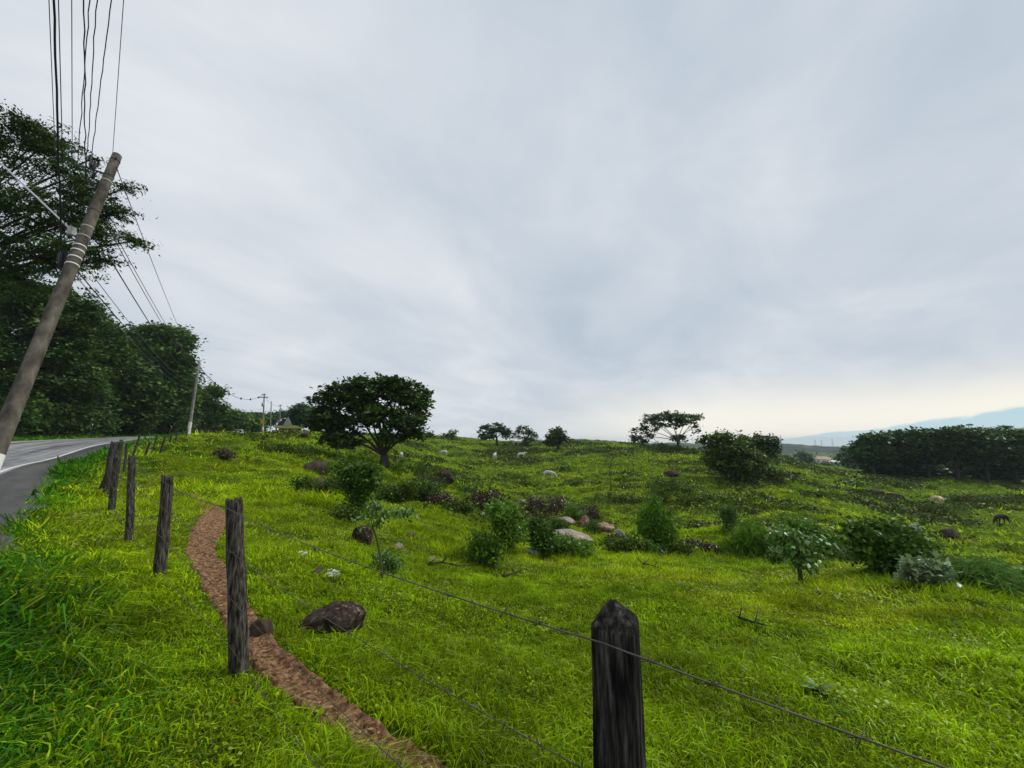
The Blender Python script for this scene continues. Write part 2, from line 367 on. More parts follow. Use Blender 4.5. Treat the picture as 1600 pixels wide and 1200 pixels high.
def tree(name, label, cat, base, lobes_px, basepx, trunk_r, leaf, clumps, nleaf, rc, mat, group=None, fork=.3, seed=1, trunk_top=None, aspect=.5, flat=.5, droop=0, fz=.55, shell=.55, crown='crown', trunk='trunk', sides=7, twigs=4, stems=1, bark='bark', depthk=.9, dense=1.5):
    """lobes_px: (px,py,rx,ry[,depth offset, depth radius factor]) in photo pixels at the tree's distance"""
    rng = np.random.default_rng(seed); rnd = random.Random(seed)
    s = depth(base)/F
    root = empty(name, base, label, cat, group)
    L = []
    for q in lobes_px:
        px, py, rx, ry = q[:4]; oy = q[4] if len(q) > 4 else rnd.uniform(-.35,.35)*rx
        L.append(((px-basepx[0])*s, oy*s, max((basepx[1]-py)*s, .02), rx*s, rx*s*(q[5] if len(q) > 5 else depthk), ry*s))
    C, T, K = foliage(L, clumps*dense, nleaf, rc, rng, fz, shell); leaf *= 1.22; aspect = min(.8, aspect*1.4)
    C[:,2] = np.maximum(C[:,2], .03)
    np_mesh(crown, leaves(C, leaf, T, aspect, flat, droop, rng), 4, M[mat], T, root)
    mb = MB(); top = max(l[2] for l in L)
    fx = trunk_top if trunk_top is not None else (0,0)
    for st in range(stems):
        bx = (rnd.uniform(-1,1)*trunk_r*2.5*(stems > 1), rnd.uniform(-1,1)*trunk_r*2.5*(stems > 1), -.15)
        ft = Vector((fx[0]+bx[0], fx[1]+bx[1], top*fork))
        pts = bez(bx, (bx[0]+rnd.uniform(-.3,.3)*trunk_r*2, bx[1], ft.z*.5), ft, 5)
        mb.tube(pts, [trunk_r*(1.35-.1*i if i else 1.6) for i in range(5)] if stems == 1 else [trunk_r*(1-.1*i) for i in range(5)], sides, jitter=.07)
        for li, (l, kc) in enumerate(zip(L, K)):
            if stems > 1 and li % stems != st: continue
            c = Vector(l[:3]); a = ft if (c-ft).length > .01 else Vector((0,0,0))
            if c.z < ft.z*.8: a = Vector(pts[2])
            mid = (a*.5+c*.5)+Vector((0,0,(c-a).length*.12)); mid.x += rnd.uniform(-.1,.1)*(c-a).length
            br = bez(a, mid, c, 6); r0 = trunk_r*min(.62,1.25/math.sqrt(len(L)))*(.75 if (c-a).length < 3*trunk_r else 1)
            mb.tube(br, [r0*(1-.13*i) for i in range(6)], max(5,sides-2), jitter=.06)
            for k in rng.permutation(len(kc))[:twigs]:
                j = rnd.choice([3,4,5]); q = Vector(kc[k]); m2 = (br[j]+q)/2+Vector((0,0,.06*(q-br[j]).length))
                mb.tube(bez(br[j], m2, q, 4), [r0*.34, r0*.26, r0*.18, r0*.08], 4)
    mb.build(trunk, M[bark], root)
    return root
# ------------------------------------------------------------------ world and light
SUN_EL, SUN_AZ = math.radians(47), math.radians(74)
w = bpy.data.worlds.new('World'); SC.world = w; w.use_nodes = True
nt = w.node_tree; nt.nodes.clear()
WS = .05
out = N(nt,'ShaderNodeOutputWorld'); bg = N(nt,'ShaderNodeBackground'); bg.inputs['Strength'].default_value = WS
sky = N(nt,'ShaderNodeTexSky'); sky.sky_type = 'NISHITA'; sky.sun_disc = False; sky.sun_elevation = SUN_EL; sky.sun_rotation = SUN_AZ
sky.air_density = 1.0; sky.dust_density = .6; sky.ozone_density = 1.5
tc = N(nt,'ShaderNodeTexCoord'); sx = N(nt,'ShaderNodeSeparateXYZ'); nt.links.new(tc.outputs['Generated'], sx.inputs[0])
def mth(op, a, b=None, c=None, clamp=False):
    n = nt.nodes.new('ShaderNodeMath'); n.operation = op; n.use_clamp = clamp
    for i, v in enumerate((a,b,c)):
        if v is None: continue
        if isinstance(v,(int,float)): n.inputs[i].default_value = v
        else: nt.links.new(v, n.inputs[i])
    return n.outputs[0]
def lin(a, x, b, y): return mth('ADD', mth('MULTIPLY', x, a), mth('MULTIPLY', y, b))
X, Y, Z = sx.outputs
zc = mth('MAXIMUM', Z, .004)
U0 = lin(.84, X, -.54, Y); V0 = lin(.54, X, .84, Y)
U = mth('DIVIDE', U0, zc)                                  # position on the cloud deck, across its edge
zo = mth('ADD', mth('MAXIMUM', Z, 0), .16)
un = mth('DIVIDE', U0, zo); vn = mth('DIVIDE', V0, zo)
def comb(a, b, ka, kb, off=0):
    n = nt.nodes.new('ShaderNodeCombineXYZ'); nt.links.new(mth('MULTIPLY', a, ka), n.inputs[0]); nt.links.new(mth('MULTIPLY', b, kb), n.inputs[1]); n.inputs[2].default_value = off
    return n.outputs[0]
def wn(vec, detail, rough=.55, dist=0):
    n = nt.nodes.new('ShaderNodeTexNoise'); n.inputs['Scale'].default_value = 1; n.inputs['Detail'].default_value = detail; n.inputs['Roughness'].default_value = rough; n.inputs['Distortion'].default_value = dist
    nt.links.new(vec, n.inputs['Vector']); return n.outputs['Fac']
band = wn(comb(un, vn, .66, .40), 5, .5, .8)
puff = wn(comb(un, vn, 1.9, 1.25, 4.2), 8, .58, .6)
tone = mth('ADD', mth('MULTIPLY', band, .66), mth('MULTIPLY', puff, .34))
cr = ramp(nt, [(.35,(.45,.53,.615)),(.44,(.53,.60,.68)),(.53,(.61,.66,.725)),(.64,(.74,.77,.815))], tone)
edge_n = wn(comb(un, vn, 2.6, 1.3, 9.1), 7, .62)
ue = mth('MULTIPLY', U, mth('ADD', 1.0, mth('MULTIPLY', mth('SUBTRACT', edge_n, .5), .8)))
def smooth(x, a, b):
    n = nt.nodes.new('ShaderNodeMapRange'); n.interpolation_type = 'SMOOTHSTEP'; n.inputs['From Min'].default_value = a; n.inputs['From Max'].default_value = b
    nt.links.new(x, n.inputs['Value']); return n.outputs[0]
def mixc(f, a, b):
    n = nt.nodes.new('ShaderNodeMixRGB')
    if isinstance(f,float): n.inputs[0].default_value = f
    else: nt.links.new(f, n.inputs[0])
    for i, v in ((1,a),(2,b)):
        if isinstance(v,tuple): n.inputs[i].default_value = (*v,1)
        else: nt.links.new(v, n.inputs[i])
    return n.outputs[0]
glow = mth('MULTIPLY', smooth(ue, 2.8, 5.2), .85)
cloud = mixc(glow, cr.outputs[0], (.84,.80,.70))
hor = mth('MULTIPLY', mth('SUBTRACT', 1.0, smooth(Z, 0.0, .16)), .5)
cloud = mixc(hor, cloud, (.70,.74,.77))
warm = mth('MULTIPLY', mth('MULTIPLY', mth('SUBTRACT', 1.0, smooth(Z, .04, .17)), smooth(X, -.05, .5)), .92)
cloud = mixc(warm, cloud, (.98,.94,.83))
sc_ = nt.nodes.new('ShaderNodeVectorMath'); sc_.operation = 'SCALE'; sc_.inputs['Scale'].default_value = .64/WS; nt.links.new(cloud, sc_.inputs[0])
cv = nt.nodes.new('ShaderNodeCombineXYZ'); nt.links.new(X, cv.inputs[0]); nt.links.new(Y, cv.inputs[1]); nt.links.new(mth('ADD', mth('MULTIPLY', mth('MAXIMUM', Z, 0), 1.6), .22), cv.inputs[2])
vn_ = nt.nodes.new('ShaderNodeVectorMath'); vn_.operation = 'NORMALIZE'; nt.links.new(cv.outputs[0], vn_.inputs[0]); nt.links.new(vn_.outputs[0], sky.inputs['Vector'])
cov = mth('SUBTRACT', 1.0, smooth(ue, 6.1, 7.2))
clear = mixc(.93, sky.outputs[0], (.33/WS,.46/WS,.50/WS))
clear = mixc(mth('MULTIPLY', mth('SUBTRACT', 1.0, smooth(Z, -.01, .05)), .7), clear, (.45/WS,.51/WS,.52/WS))
fin = mixc(cov, clear, sc_.outputs[0])
nt.links.new(fin, bg.inputs['Color']); nt.links.new(bg.outputs[0], out.inputs['Surface'])
sl = bpy.data.lights.new('sun','SUN'); sl.energy = 1.5; sl.angle = math.radians(10); sl.color = (1,.95,.86)
so = bpy.data.objects.new('sun', sl); COL.objects.link(so)
sd_ = Vector((math.sin(SUN_AZ)*math.cos(SUN_EL), math.cos(SUN_AZ)*math.cos(SUN_EL), math.sin(SUN_EL)))
so.rotation_euler = sd_.to_track_quat('Z','Y').to_euler()
cam = bpy.data.cameras.new('camera'); cam.sensor_fit = 'HORIZONTAL'; cam.sensor_width = 36; cam.lens = 36*F/1600; cam.clip_end = 8000; cam.clip_start = .05
co = bpy.data.objects.new('camera', cam); COL.objects.link(co); co.location = (0,0,CH); co.rotation_euler = (PI/2+PITCH,0,0); SC.camera = co
SC.view_settings.view_transform = 'Standard'; SC.view_settings.look = 'None'; SC.view_settings.exposure = .7; SC.view_settings.gamma = 1
SC.cycles.max_bounces = 6; SC.cycles.diffuse_bounces = 3; SC.cycles.glossy_bounces = 2; SC.cycles.transmission_bounces = 4; SC.cycles.use_denoising = True
# ------------------------------------------------------------------ ground colour field
def tint_field(x, y):
    """real colour of the sward: yellow-green pasture, deeper green patches, dry patches"""
    a = fbm(x*.09+31, y*.13+7, 4); b = fbm(x*.5+3, y*.6+70, 3); c = fbm(x*.22+90, y*.3+11, 3)
    t = np.ones((len(x),3))
    dk = sstep(.5,.66,a)[:,None]; t = t*(1-dk)+dk*np.array([.74,.82,.8])
    dry = (sstep(.6,.74,c))[:,None]; t = t*(1-dry*.7)+dry*.7*np.array([1.12,.99,1.2])
    t = t*(.66+.8*b)[:,None]*(1+.14*sstep(18,50,np.hypot(x,y)))[:,None]
    return t
# ------------------------------------------------------------------ ground sheet
def build_ground():
    th = np.concatenate([np.linspace(-64,64,520), np.linspace(64,296,118)[1:-1]])*PI/180   # clockwise from +Y
    r = np.geomspace(.35, 4200, 900)
    A, R = np.meshgrid(th, r); x = R*np.sin(A); y = R*np.cos(A)
    z = gz(x.ravel(), y.ravel())
    nr, na = R.shape
    V = np.stack([x.ravel(), y.ravel(), z],1); V = np.concatenate([V, [[0,0,G(0,0)]]])
    i = np.arange((nr-1)*na); q = np.stack([i, i+na, (i//na+1)*na+(i%na+1)%na, (i//na)*na+(i%na+1)%na],1)[:, ::-1]
    c = len(V)-1; tri = np.stack([np.arange(na), (np.arange(na)+1)%na, np.full(na,c)],1)[:, ::-1]
    me = bpy.data.meshes.new('ground'); me.vertices.add(len(V)); me.vertices.foreach_set('co', V.astype(np.float32).ravel())
    lv = np.concatenate([q.ravel(), tri.ravel()]).astype(np.int32); me.loops.add(len(lv)); me.loops.foreach_set('vertex_index', lv)
    ls = np.concatenate([np.arange(len(q))*4, len(q)*4+np.arange(na)*3]).astype(np.int32)
    lt = np.concatenate([np.full(len(q),4), np.full(na,3)]).astype(np.int32)
    me.polygons.add(len(ls)); me.polygons.foreach_set('loop_start', ls); me.polygons.foreach_set('loop_total', lt)
    a = me.attributes.new('tint','FLOAT_COLOR','POINT'); t = np.ones((len(V),4),np.float32)
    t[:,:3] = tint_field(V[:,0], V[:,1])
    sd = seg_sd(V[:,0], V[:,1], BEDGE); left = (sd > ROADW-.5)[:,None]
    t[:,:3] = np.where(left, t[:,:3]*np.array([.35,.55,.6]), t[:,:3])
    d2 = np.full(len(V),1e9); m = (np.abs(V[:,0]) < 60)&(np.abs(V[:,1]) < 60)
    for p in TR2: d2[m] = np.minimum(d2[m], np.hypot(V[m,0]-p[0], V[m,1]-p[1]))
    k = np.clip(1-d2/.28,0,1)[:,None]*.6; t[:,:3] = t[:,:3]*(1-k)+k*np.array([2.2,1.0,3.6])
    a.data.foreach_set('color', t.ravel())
    me.materials.append(M['ground']); me.polygons.foreach_set('use_smooth', np.ones(len(ls),bool)); me.update(calc_edges=True)
    return tag(link_mesh('ground', me), 'rolling green pasture falling to a gully and rising to a hill crest', 'ground', kind='structure')
build_ground()
# ------------------------------------------------------------------ road
def strip(name, L, o0, o1, dz, mat, label, cat, n=9, ragged=0, dash=None, kind='structure'):
    L = np.asarray(L); d = np.gradient(L,axis=0); d /= np.linalg.norm(d,axis=1)[:,None]; nl = np.stack([-d[:,1], d[:,0]],1)
    s = np.concatenate([[0],np.cumsum(np.linalg.norm(np.diff(L,axis=0),axis=1))])
    w = np.linspace(o0,o1,n); V = []; lane = []
    for i in range(len(L)):
        for j, k in enumerate(w):
            kk = k+(ragged*(float(fbm(np.array([s[i]*.9]),np.array([j*9.]))[0])-.5) if ragged and j in (0,n-1) else 0)
            V.append((L[i,0]+nl[i,0]*kk, L[i,1]+nl[i,1]*kk)); lane.append((k, s[i], 0))
    V = np.array(V); z = zs(V[:,0],V[:,1])+dz
    Fc = []
    for i in range(len(L)-1):
        if dash and (s[i] % (dash[0]+dash[1])) > dash[0]: continue
        for j in range(n-1):
            Fc.append((i*n+j+1, i*n+j, (i+1)*n+j, (i+1)*n+j+1))
    me = bpy.data.meshes.new(name); me.from_pydata(np.column_stack([V,z]).tolist(), [], Fc)
    a = me.attributes.new('lane','FLOAT_VECTOR','POINT'); a.data.foreach_set('vector', np.array(lane,np.float32).ravel())
    me.materials.append(M[mat]); me.update()
    for p in me.polygons: p.use_smooth = True
    return tag(link_mesh(name, me), label, cat, kind=kind)
BF = smooth_line(BEDGE, .5)
strip('road_shoulder', BF, -.15, 2.2, .030, 'shoulder', 'dark narrow asphalt shoulder between the white line and the grass', 'shoulder', ragged=.5)
strip('road', BF, 1.3, ROADW, .040, 'asphalt', 'grey worn asphalt road climbing past the tree line', 'road', n=17)
M['line_paint'] = noise_mat('line_paint', [(.33,(.25,.25,.25)),(.45,(.62,.62,.6)),(.8,(.74,.74,.72))], 6, bump=.1)
strip('edge_line', BF, 1.42, 1.57, .046, 'line_paint', 'white painted line along the near edge of the road', 'road marking', n=2)
strip('edge_line', BF, ROADW-.85, ROADW-.72, .046, 'line_paint', 'white painted line along the far edge of the road', 'road marking', n=2)
# ------------------------------------------------------------------ cattle trail
def build_trail():
    L = TRAIL; d = np.gradient(L[:,:2],axis=0); d /= np.linalg.norm(d,axis=1)[:,None]; nl = np.stack([-d[:,1], d[:,0]],1)
    n = 26; w = np.linspace(-1.25,1.25,n)
    V = (L[:,None,:2]+nl[:,None]*(w[None,:,None]*L[:,None,2:3])).reshape(-1,2)
    x, y = V[:,0], V[:,1]
    e = np.abs(np.tile(w,len(L)))
    z = gz(x,y)+.035+(fbm(x*9,y*9,3)-.5)*.05+(fbm(x*30,y*30,2)-.5)*.018-.05*sstep(.9,1.25,e)
    Fc = [(i*n+j, i*n+j+1, (i+1)*n+j+1, (i+1)*n+j) for i in range(len(L)-1) for j in range(n-1)]
    me = bpy.data.meshes.new('dirt_path'); me.from_pydata(np.column_stack([V,z]).tolist(), [], Fc); me.materials.append(M['soil']); me.update()
    for p in me.polygons: p.use_smooth = True
    tag(link_mesh('dirt_path', me), 'narrow bare brown cattle path winding along the fence', 'path', kind='structure')
build_trail()
# ------------------------------------------------------------------ grass
def blades(x, y, h, wd, lean_dir, lean, tint, seg2=True, rng=RNG, z=None):
    n = len(x); z = gz(x,y)-.01 if z is None else z
    ang = rng.random(n)*2*PI; sx_, sy_ = np.cos(ang)*wd*.5, np.sin(ang)*wd*.5
    ld = lean_dir+rng.normal(size=n)*.9; lx, ly = np.cos(ld)*lean*h, np.sin(ld)*lean*h
    if seg2:
        V = np.empty((n,2,4,3))
        b0 = np.stack([x-sx_,y-sy_,z],1); b1 = np.stack([x+sx_,y+sy_,z],1)
        mx, my, mz = x+lx*.35, y+ly*.35, z+h*.62
        m0 = np.stack([mx-sx_*.8,my-sy_*.8,mz],1); m1 = np.stack([mx+sx_*.8,my+sy_*.8,mz],1)
        hz = h*np.clip(1.0-.5*lean,.28,1)
        t = np.stack([x+lx*1.05,y+ly*1.05,z+hz],1); t2 = t+np.stack([sx_,sy_,0*sx_],1)*.15
        V[:,0,0] = b0; V[:,0,1] = b1; V[:,0,2] = m1; V[:,0,3] = m0
        V[:,1,0] = m0; V[:,1,1] = m1; V[:,1,2] = t2; V[:,1,3] = t
        return V.reshape(-1,3), np.repeat(tint,2,axis=0)
    V = np.empty((n,4,3)); k = .25
    V[:,0] = np.stack([x-sx_,y-sy_,z],1); V[:,1] = np.stack([x+sx_,y+sy_,z],1)
    hz = h*np.clip(1.05-.5*lean,.3,1)
    V[:,2] = np.stack([x+lx+sx_*k,y+ly+sy_*k,z+hz],1); V[:,3] = np.stack([x+lx-sx_*k,y+ly-sy_*k,z+hz],1)
    return V.reshape(-1,3), tint
def sector(n, r0, r1, a0=-62, a1=62, rng=RNG):
    a = np.radians(rng.uniform(a0,a1,n)); r = np.sqrt(rng.uniform(r0*r0,r1*r1,n)); return r*np.sin(a), r*np.cos(a)
def clump(x, y, k, s, rng=RNG):
    return (np.repeat(x,k)+rng.normal(size=len(x)*k)*s, np.repeat(y,k)+rng.normal(size=len(x)*k)*s)
FENCE_L = smooth_line([(3.2,-.3),(.3,1.03),(-1.89,2.94),(-4.17,4.83),(-6.3,6.4),(-9.3,9.2),(-12.9,12.6),(-20,20.5),(-26,28),(-37.5,45)], .8)
def make_grass():
    rng = RNG; Vp, Tp, Vv, Tv = [], [], [], []
    def add(r0, r1, n, k, hmean, wmean, spread, seg2, dens=1.0):
        x, y = sector(n, r0, r1)
        x, y = clump(x, y, k, spread)
        cid = np.repeat(np.arange(n),k)
        sd = seg_sd(x,y,BEDGE); td = trail_d(x,y); r = np.hypot(x,y)
        keep = ((sd < .12-.25*rng.random(len(x)))|(sd > ROADW+.3))&(td > .72+.6*rng.random(len(x)))&(r > .45)
        lift = rng.uniform(.5,1.5,n)[cid]; cl = rng.uniform(.65,1.4,n)[cid]; ld = rng.random(n)[cid]*2*PI
        x, y, sd, r, lift, cl, ld, td = [q[keep] for q in (x,y,sd,r,lift,cl,ld,td)]
        fd = seg_sd(x,y,FENCE_L)                          # positive: road side
        verge = sstep(.1,1.7,fd+(fbm(x*.8,y*.8,2)-.5)*1.4)*(sd < 1)
        hn = fbm(x*1.1+8, y*1.1, 3)
        hm = sstep(.45,.75,fbm(x*.45+50,y*.7+20,3))
        h = hmean*lift*(.35+1.0*hn+1.3*hm)*(1+2.0*verge*(1-.75*sstep(4,11,r)))*(.45+.55*sstep(1.2,1.9,td))*rng.uniform(.5,1.5,len(x))
        t = tint_field(x,y)*cl[:,None]*rng.uniform(.5,1.6,(len(x),1))*(.5+1.0*fbm(x*1.9+4,y*2.3+1,3))[:,None]
        dr = rng.random(len(x)) < .06; t[dr] = t[dr]*np.array([1.25,.8,2.2])
        yl = rng.random(len(x)) < .12; t[yl] = t[yl]*np.array([1.25,1.12,1.0])
        t *= (1-.06*sstep(25,60,r))[:,None]
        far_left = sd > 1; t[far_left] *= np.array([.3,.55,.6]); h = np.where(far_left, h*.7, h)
        wd = wmean*rng.uniform(.6,1.5,len(x))*(1+.7*verge)
        lean = rng.uniform(.3,1.5,len(x))
        isv = rng.random(len(x)) < verge
        for m, V, T in ((isv,Vv,Tv),(~isv,Vp,Tp)):
            if m.any():
                tt = t[m] if V is Vp else np.clip(t[m],.35,1.6)
                a, b = blades(x[m],y[m],h[m],wd[m],ld[m],lean[m],tt,seg2); V.append(a); T.append(b)
    add(.4,2.4, 2600, 14, .055,.005,.03, True)
    add(1.8,5, 10500, 13, .055,.0075,.045, True)
    add(4.5,9, 13000, 12, .06,.0125,.075, True)
    add(8.5,16, 13000, 11, .075,.02,.12, False)
    add(15,30, 14000, 10, .105,.036,.2, False)
    add(28,60, 15000, 9, .16,.075,.38, False)
    add(55,125, 14000, 8, .22,.15,.7, False)
    np_mesh_t('pasture_grass', Vp, Tp, 'blade', 'short yellow-green pasture grass covering the hillside')
    np_mesh_t('verge_grass', Vv, Tv, 'blade_verge', 'longer deep green grass on the verge between road and fence')
def np_mesh_t(name, V, T, mat, label):
    o = np_mesh(name, np.concatenate(V), 4, M[mat], np.concatenate(T)); tag(o, label, 'grass', kind='stuff')
make_grass()

def make_undergrowth():
    rng = np.random.default_rng(77); C = []; T = []
    x, y = sector(30000, 13, 128, -50, 58, rng); r = np.hypot(x,y)
    n = fbm(x*.13+5, y*.30+2, 3); n2 = fbm(x*.5+5, y*.9+2, 2)
    keep = (n+.3*(n2-.5)+.05*sstep(35,60,r)*(x > 0) > .628)&(seg_sd(x,y,FENCE_L) < -2.5)
    x, y, r = x[keep], y[keep], r[keep]; z = gz(x,y)
    for i in range(len(x)):
        k = int(rng.uniform(14,30)); s = rng.uniform(.2,.7)*(1+r[i]/70)
        p = rng.normal(size=(k,3))*np.array([s,s*.45,.08])+np.array([x[i],y[i],0])
        p[:,2] += rng.uniform(.02,.16)+r[i]*.0015
        C.append(p); v = rng.uniform(.4,1.15); br = rng.random() < .16
        T.append(np.array([v*(1.7 if br else 1),v*(.75 if br else 1),v])*rng.uniform(.8,1.2,(k,1)))
    C = np.concatenate(C); T = np.concatenate(T); C[:,2] += gz(C[:,0],C[:,1]); d = np.hypot(C[:,0],C[:,1])
    V = leaves(C, .12+.0022*d, T, .7, .2, .1, rng)
    tag(np_mesh('undergrowth', V, 4, M['leaf_scrub'], T), 'dark low weeds growing in streaks across the pasture', 'undergrowth', kind='stuff')
make_undergrowth()

def make_clover():
    rng = np.random.default_rng(78)
    for name, mat, n, k, sz, label, a, thr in (('clover','blade',5200,14,.020,'small round-leaved weeds growing among the short grass',1.0,.50),('straw','blade_dry',2600,5,.07,'dry pale straw lying in the grass',.07,.52)):
        x, y = sector(n, 1.0, 14, rng=rng); x, y = clump(x, y, k, .05, rng)
        m = (fbm(x*.8+20, y*.8+3, 3) > thr)&(seg_sd(x,y,BEDGE) < -.3)&(trail_d(x,y) > 1.2); x, y = x[m], y[m]
        C = np.stack([x,y,gz(x,y)+rng.uniform(.012,.06,len(x))],1); r = np.hypot(x,y)
        T = rng.uniform(.55,1.5,(len(x),1))*np.array([[1,1,1]])
        V = leaves(C, sz*(.8+r*.07), T*(.75 if a > .5 else 1), a, .8 if a > .5 else .25, .1, rng)
        tag(np_mesh(name, V, 4, M[mat], T), label, 'weeds', kind='stuff')
M['blade_dry'] = leaf_mat('blade_dry', (.34,.29,.11), trans=.2, gloss=.01)
make_clover()

def make_pebbles():
    rng = np.random.default_rng(79); i = rng.integers(0,len(TRAIL),1500); P = TRAIL[i]; o = rng.normal(size=(1500,2))*P[:,2:3]*.55
    x = P[:,0]+o[:,0]; y = P[:,1]+o[:,1]; z = gz(x,y)+.038; s = .004+.016*rng.random(1500)**4
    base = np.array([(1,0,0),(0,1,0),(-1,0,0),(0,-1,0),(0,0,.7),(0,0,-.7)]); F8 = [(0,1,4),(1,2,4),(2,3,4),(3,0,4),(1,0,5),(2,1,5),(3,2,5),(0,3,5)]
    V = []; T = []
    for k in range(1500):
        a = rng.random()*6.3; R = np.array([[math.cos(a),-math.sin(a),0],[math.sin(a),math.cos(a),0],[0,0,1]])
        q = (base*rng.uniform(.6,1.3,(6,1)))@R.T*s[k]*np.array([1.3,.9,.8])+np.array([x[k],y[k],z[k]])
        for f in F8: V += [q[j] for j in f]
        T += [np.array([1,.85,.7])*rng.uniform(.4,1.6)]*8
    tag(np_mesh('pebbles', np.array(V), 3, M['pebble'], np.array(T)), 'small stones and crumbs scattered on the dirt path', 'pebbles', kind='stuff')
M['pebble'] = leaf_mat('pebble', (.30,.21,.14), trans=0, gloss=.01)
make_pebbles()
# ------------------------------------------------------------------ rocks
def rock(px, py, w, h, mat, label, squash=1.0, seed=0, sink=.25, rough=.35, rz=None, group=None, tilt=0, dfac=.8, name='boulder', cat='boulder'):
    """base centre of the stone at photo pixel (px,py), w,h its visible size in photo pixels"""
    p = hit(px,py); s = depth(p)/F; W = w*s; H = h*s
    rnd = np.random.default_rng(seed)
    bm = bmesh.new(); bmesh.ops.create_icosphere(bm, subdivisions=4, radius=1)
    o1, o2 = rnd.uniform(0,90,2)
    dirs = rnd.normal(size=(9,3)); dirs /= np.linalg.norm(dirs,axis=1)[:,None]; offs = rnd.uniform(.45,.85,9)
    V = np.array([v.co[:] for v in bm.verts])
    for d, of in zip(dirs, offs):                      # chop facets
        k = np.maximum(V@d-of, 0); V -= (k[:,None]*d)*.85
    n = fbm(V[:,0]*1.3+o1+V[:,2], V[:,1]*1.3+o2-V[:,2]*.7, 4)-.5
    n2 = fbm(V[:,0]*5+o2+V[:,2]*4, V[:,1]*5+o1, 3)-.5
    V *= (1+rough*n+.12*rough*n2*3)[:,None]
    V *= np.array([W*.55, W*.55*dfac, H/(1+1-sink*2)*squash])
    for v, c in zip(bm.verts, V): v.co = c
    bm.transform(Matrix.Rotation(tilt,4,'Y'))
    me = bpy.data.meshes.new(name); bm.to_mesh(me); bm.free(); me.materials.append(M[mat])
    for q in me.polygons: q.use_smooth = True
    o = link_mesh(name, me, None, (p.x, p.y, p.z+H*(.5-sink)))
    o.rotation_euler = (0,0,random.uniform(-.4,.4) if rz is None else rz)
    return tag(o, label, cat, group)
rock(514,990,100,48,'rock_dark','large dark lichen-spotted boulder in the grass beyond the dirt path',seed=3,sink=.2)
rock(406,994,44,38,'rock_brown','small brown stone at the bend of the dirt path beside a fence post',seed=5)
rock(498,742,40,26,'rock_brown','dark brown boulder with rounded cap on the slope, left of the big lone tree',seed=8,sink=.1)
rock(496,764,44,22,'rock_brown','low overgrown boulder just below the round-capped boulder on the slope',seed=9,sink=.3)
rock(700,754,27,20,'rock_dark','dark brown boulder leaning in open grass, right of the big lone tree',seed=12,sink=.1,tilt=.35)
rock(568,848,36,28,'rock_dark','dark boulder in grass behind the slender leafy sapling',seed=14,sink=.15)
rock(644,838,24,8,'rock_brown','flat brown stone in grass right of the slender sapling',seed=15)
rock(621,856,15,10,'rock_pale','small pale round stone beside the slender sapling',seed=16)
rock(494,868,20,12,'rock_dark','small dark stone in grass up the slope from the lichen-spotted boulder',seed=17)
rock(497,895,20,9,'rock_brown','small low tan stone in grass beside the tuft of white flowers',seed=18)
rock(675,876,17,6,'rock_pale','small whitish flat stone lying in open grass',seed=19)
rock(1161,1049,26,9,'rock_gray','flat grey stone in the grass beyond the black pointed post',seed=20)
rock(884,822,24,18,'rock_pale','pale upright granite block at the head of the gully',seed=21,sink=.12)
rock(913,826,18,20,'rock_pink','pale granite block stained red, middle of the gully rocks',seed=22,sink=.12)
rock(947,832,34,16,'rock_pink','reddish sloping granite block at the right end of the gully rocks',seed=23,sink=.12,tilt=.4)
rock(897,845,70,15,'rock_pale','long flat pale granite slab below the gully blocks',seed=24,sink=.16,tilt=.12,rough=.2)
rock(835,866,26,9,'rock_gray','flat grey slab under the dark round bush',seed=25)
rock(729,795,20,13,'rock_pale','rounded pale boulder half hidden in scrub at the gully edge',seed=26)
rock(715,792,12,9,'rock_gray','small grey boulder next to the rounded pale boulder',seed=27)
rock(860,806,16,11,'rock_pink','small pale stone under brown scrub at the gully head',seed=28)
rock(813,788,16,8,'rock_pale','low light stone in scrub above the tall leaning bush',seed=29)
rock(970,838,18,12,'rock_gray','greyish stone in dry grass, right of the reddish granite block',seed=30)
rock(1490,843,32,17,'rock_dark','dark boulder with a pale end on the right-hand slope',seed=31,sink=.12)
rock(1431,836,17,15,'rock_gray','grey-faced upright stone beside the big round bush',seed=32,sink=.1)
rock(1202,832,10,7,'rock_pale','small pale stone on the slope above the grassy shrub',seed=33)
rock(1052,742,26,9,'rock_dark','low dark rock outcrop on the scrub mound',seed=34)
rock(547,703,14,16,'rock_dark','dark leaning rock under the left side of the lone tree',seed=35,tilt=.4)
rock(474,684,12,9,'rock_dark','small dark rock on the crest near the gatehouse',seed=36)
rock(1365,772,30,9,'rock_dark','broad dark rock on the far right slope',seed=37)
rock(1396,780,26,10,'rock_dark','dark rock just below the broad dark rock on the far slope',seed=38)
# ------------------------------------------------------------------ bushes and saplings
def bush(name, label, cat, bpx, lobes, leaf, clumps, nleaf, rc, mat, seed, **kw):
    p = hit(*bpx)
    kw.setdefault('crown','foliage'); kw.setdefault('trunk','stem'); kw.setdefault('stems',4); kw.setdefault('fork',.3); kw.setdefault('bark','stem')
    leaf *= .47; nleaf = int(nleaf*1.35); lobes = [(q[0],bpx[1]-(bpx[1]-q[1])*.93,q[2]*.85,q[3]*.86) for q in lobes]; clumps = int(clumps*1.35); kw.setdefault('dense',1.5)
    kw.setdefault('flat',.1); kw.setdefault('fz',.8); kw.setdefault('shell',.35); kw.setdefault('twigs',3)
    return tree(name,label,cat,p,lobes,bpx,kw.pop('r',.035),leaf,clumps,nleaf,rc,mat,seed=seed,**kw)
bush('bush','tall leaning green bush with a lower left half','bush',(768,884),[(788,802,24,24),(798,830,22,22),(757,850,28,24),(752,870,26,14),(775,790,14,12)],.15,90,26,.26,'leaf_bush',41,aspect=.35,droop=.3)
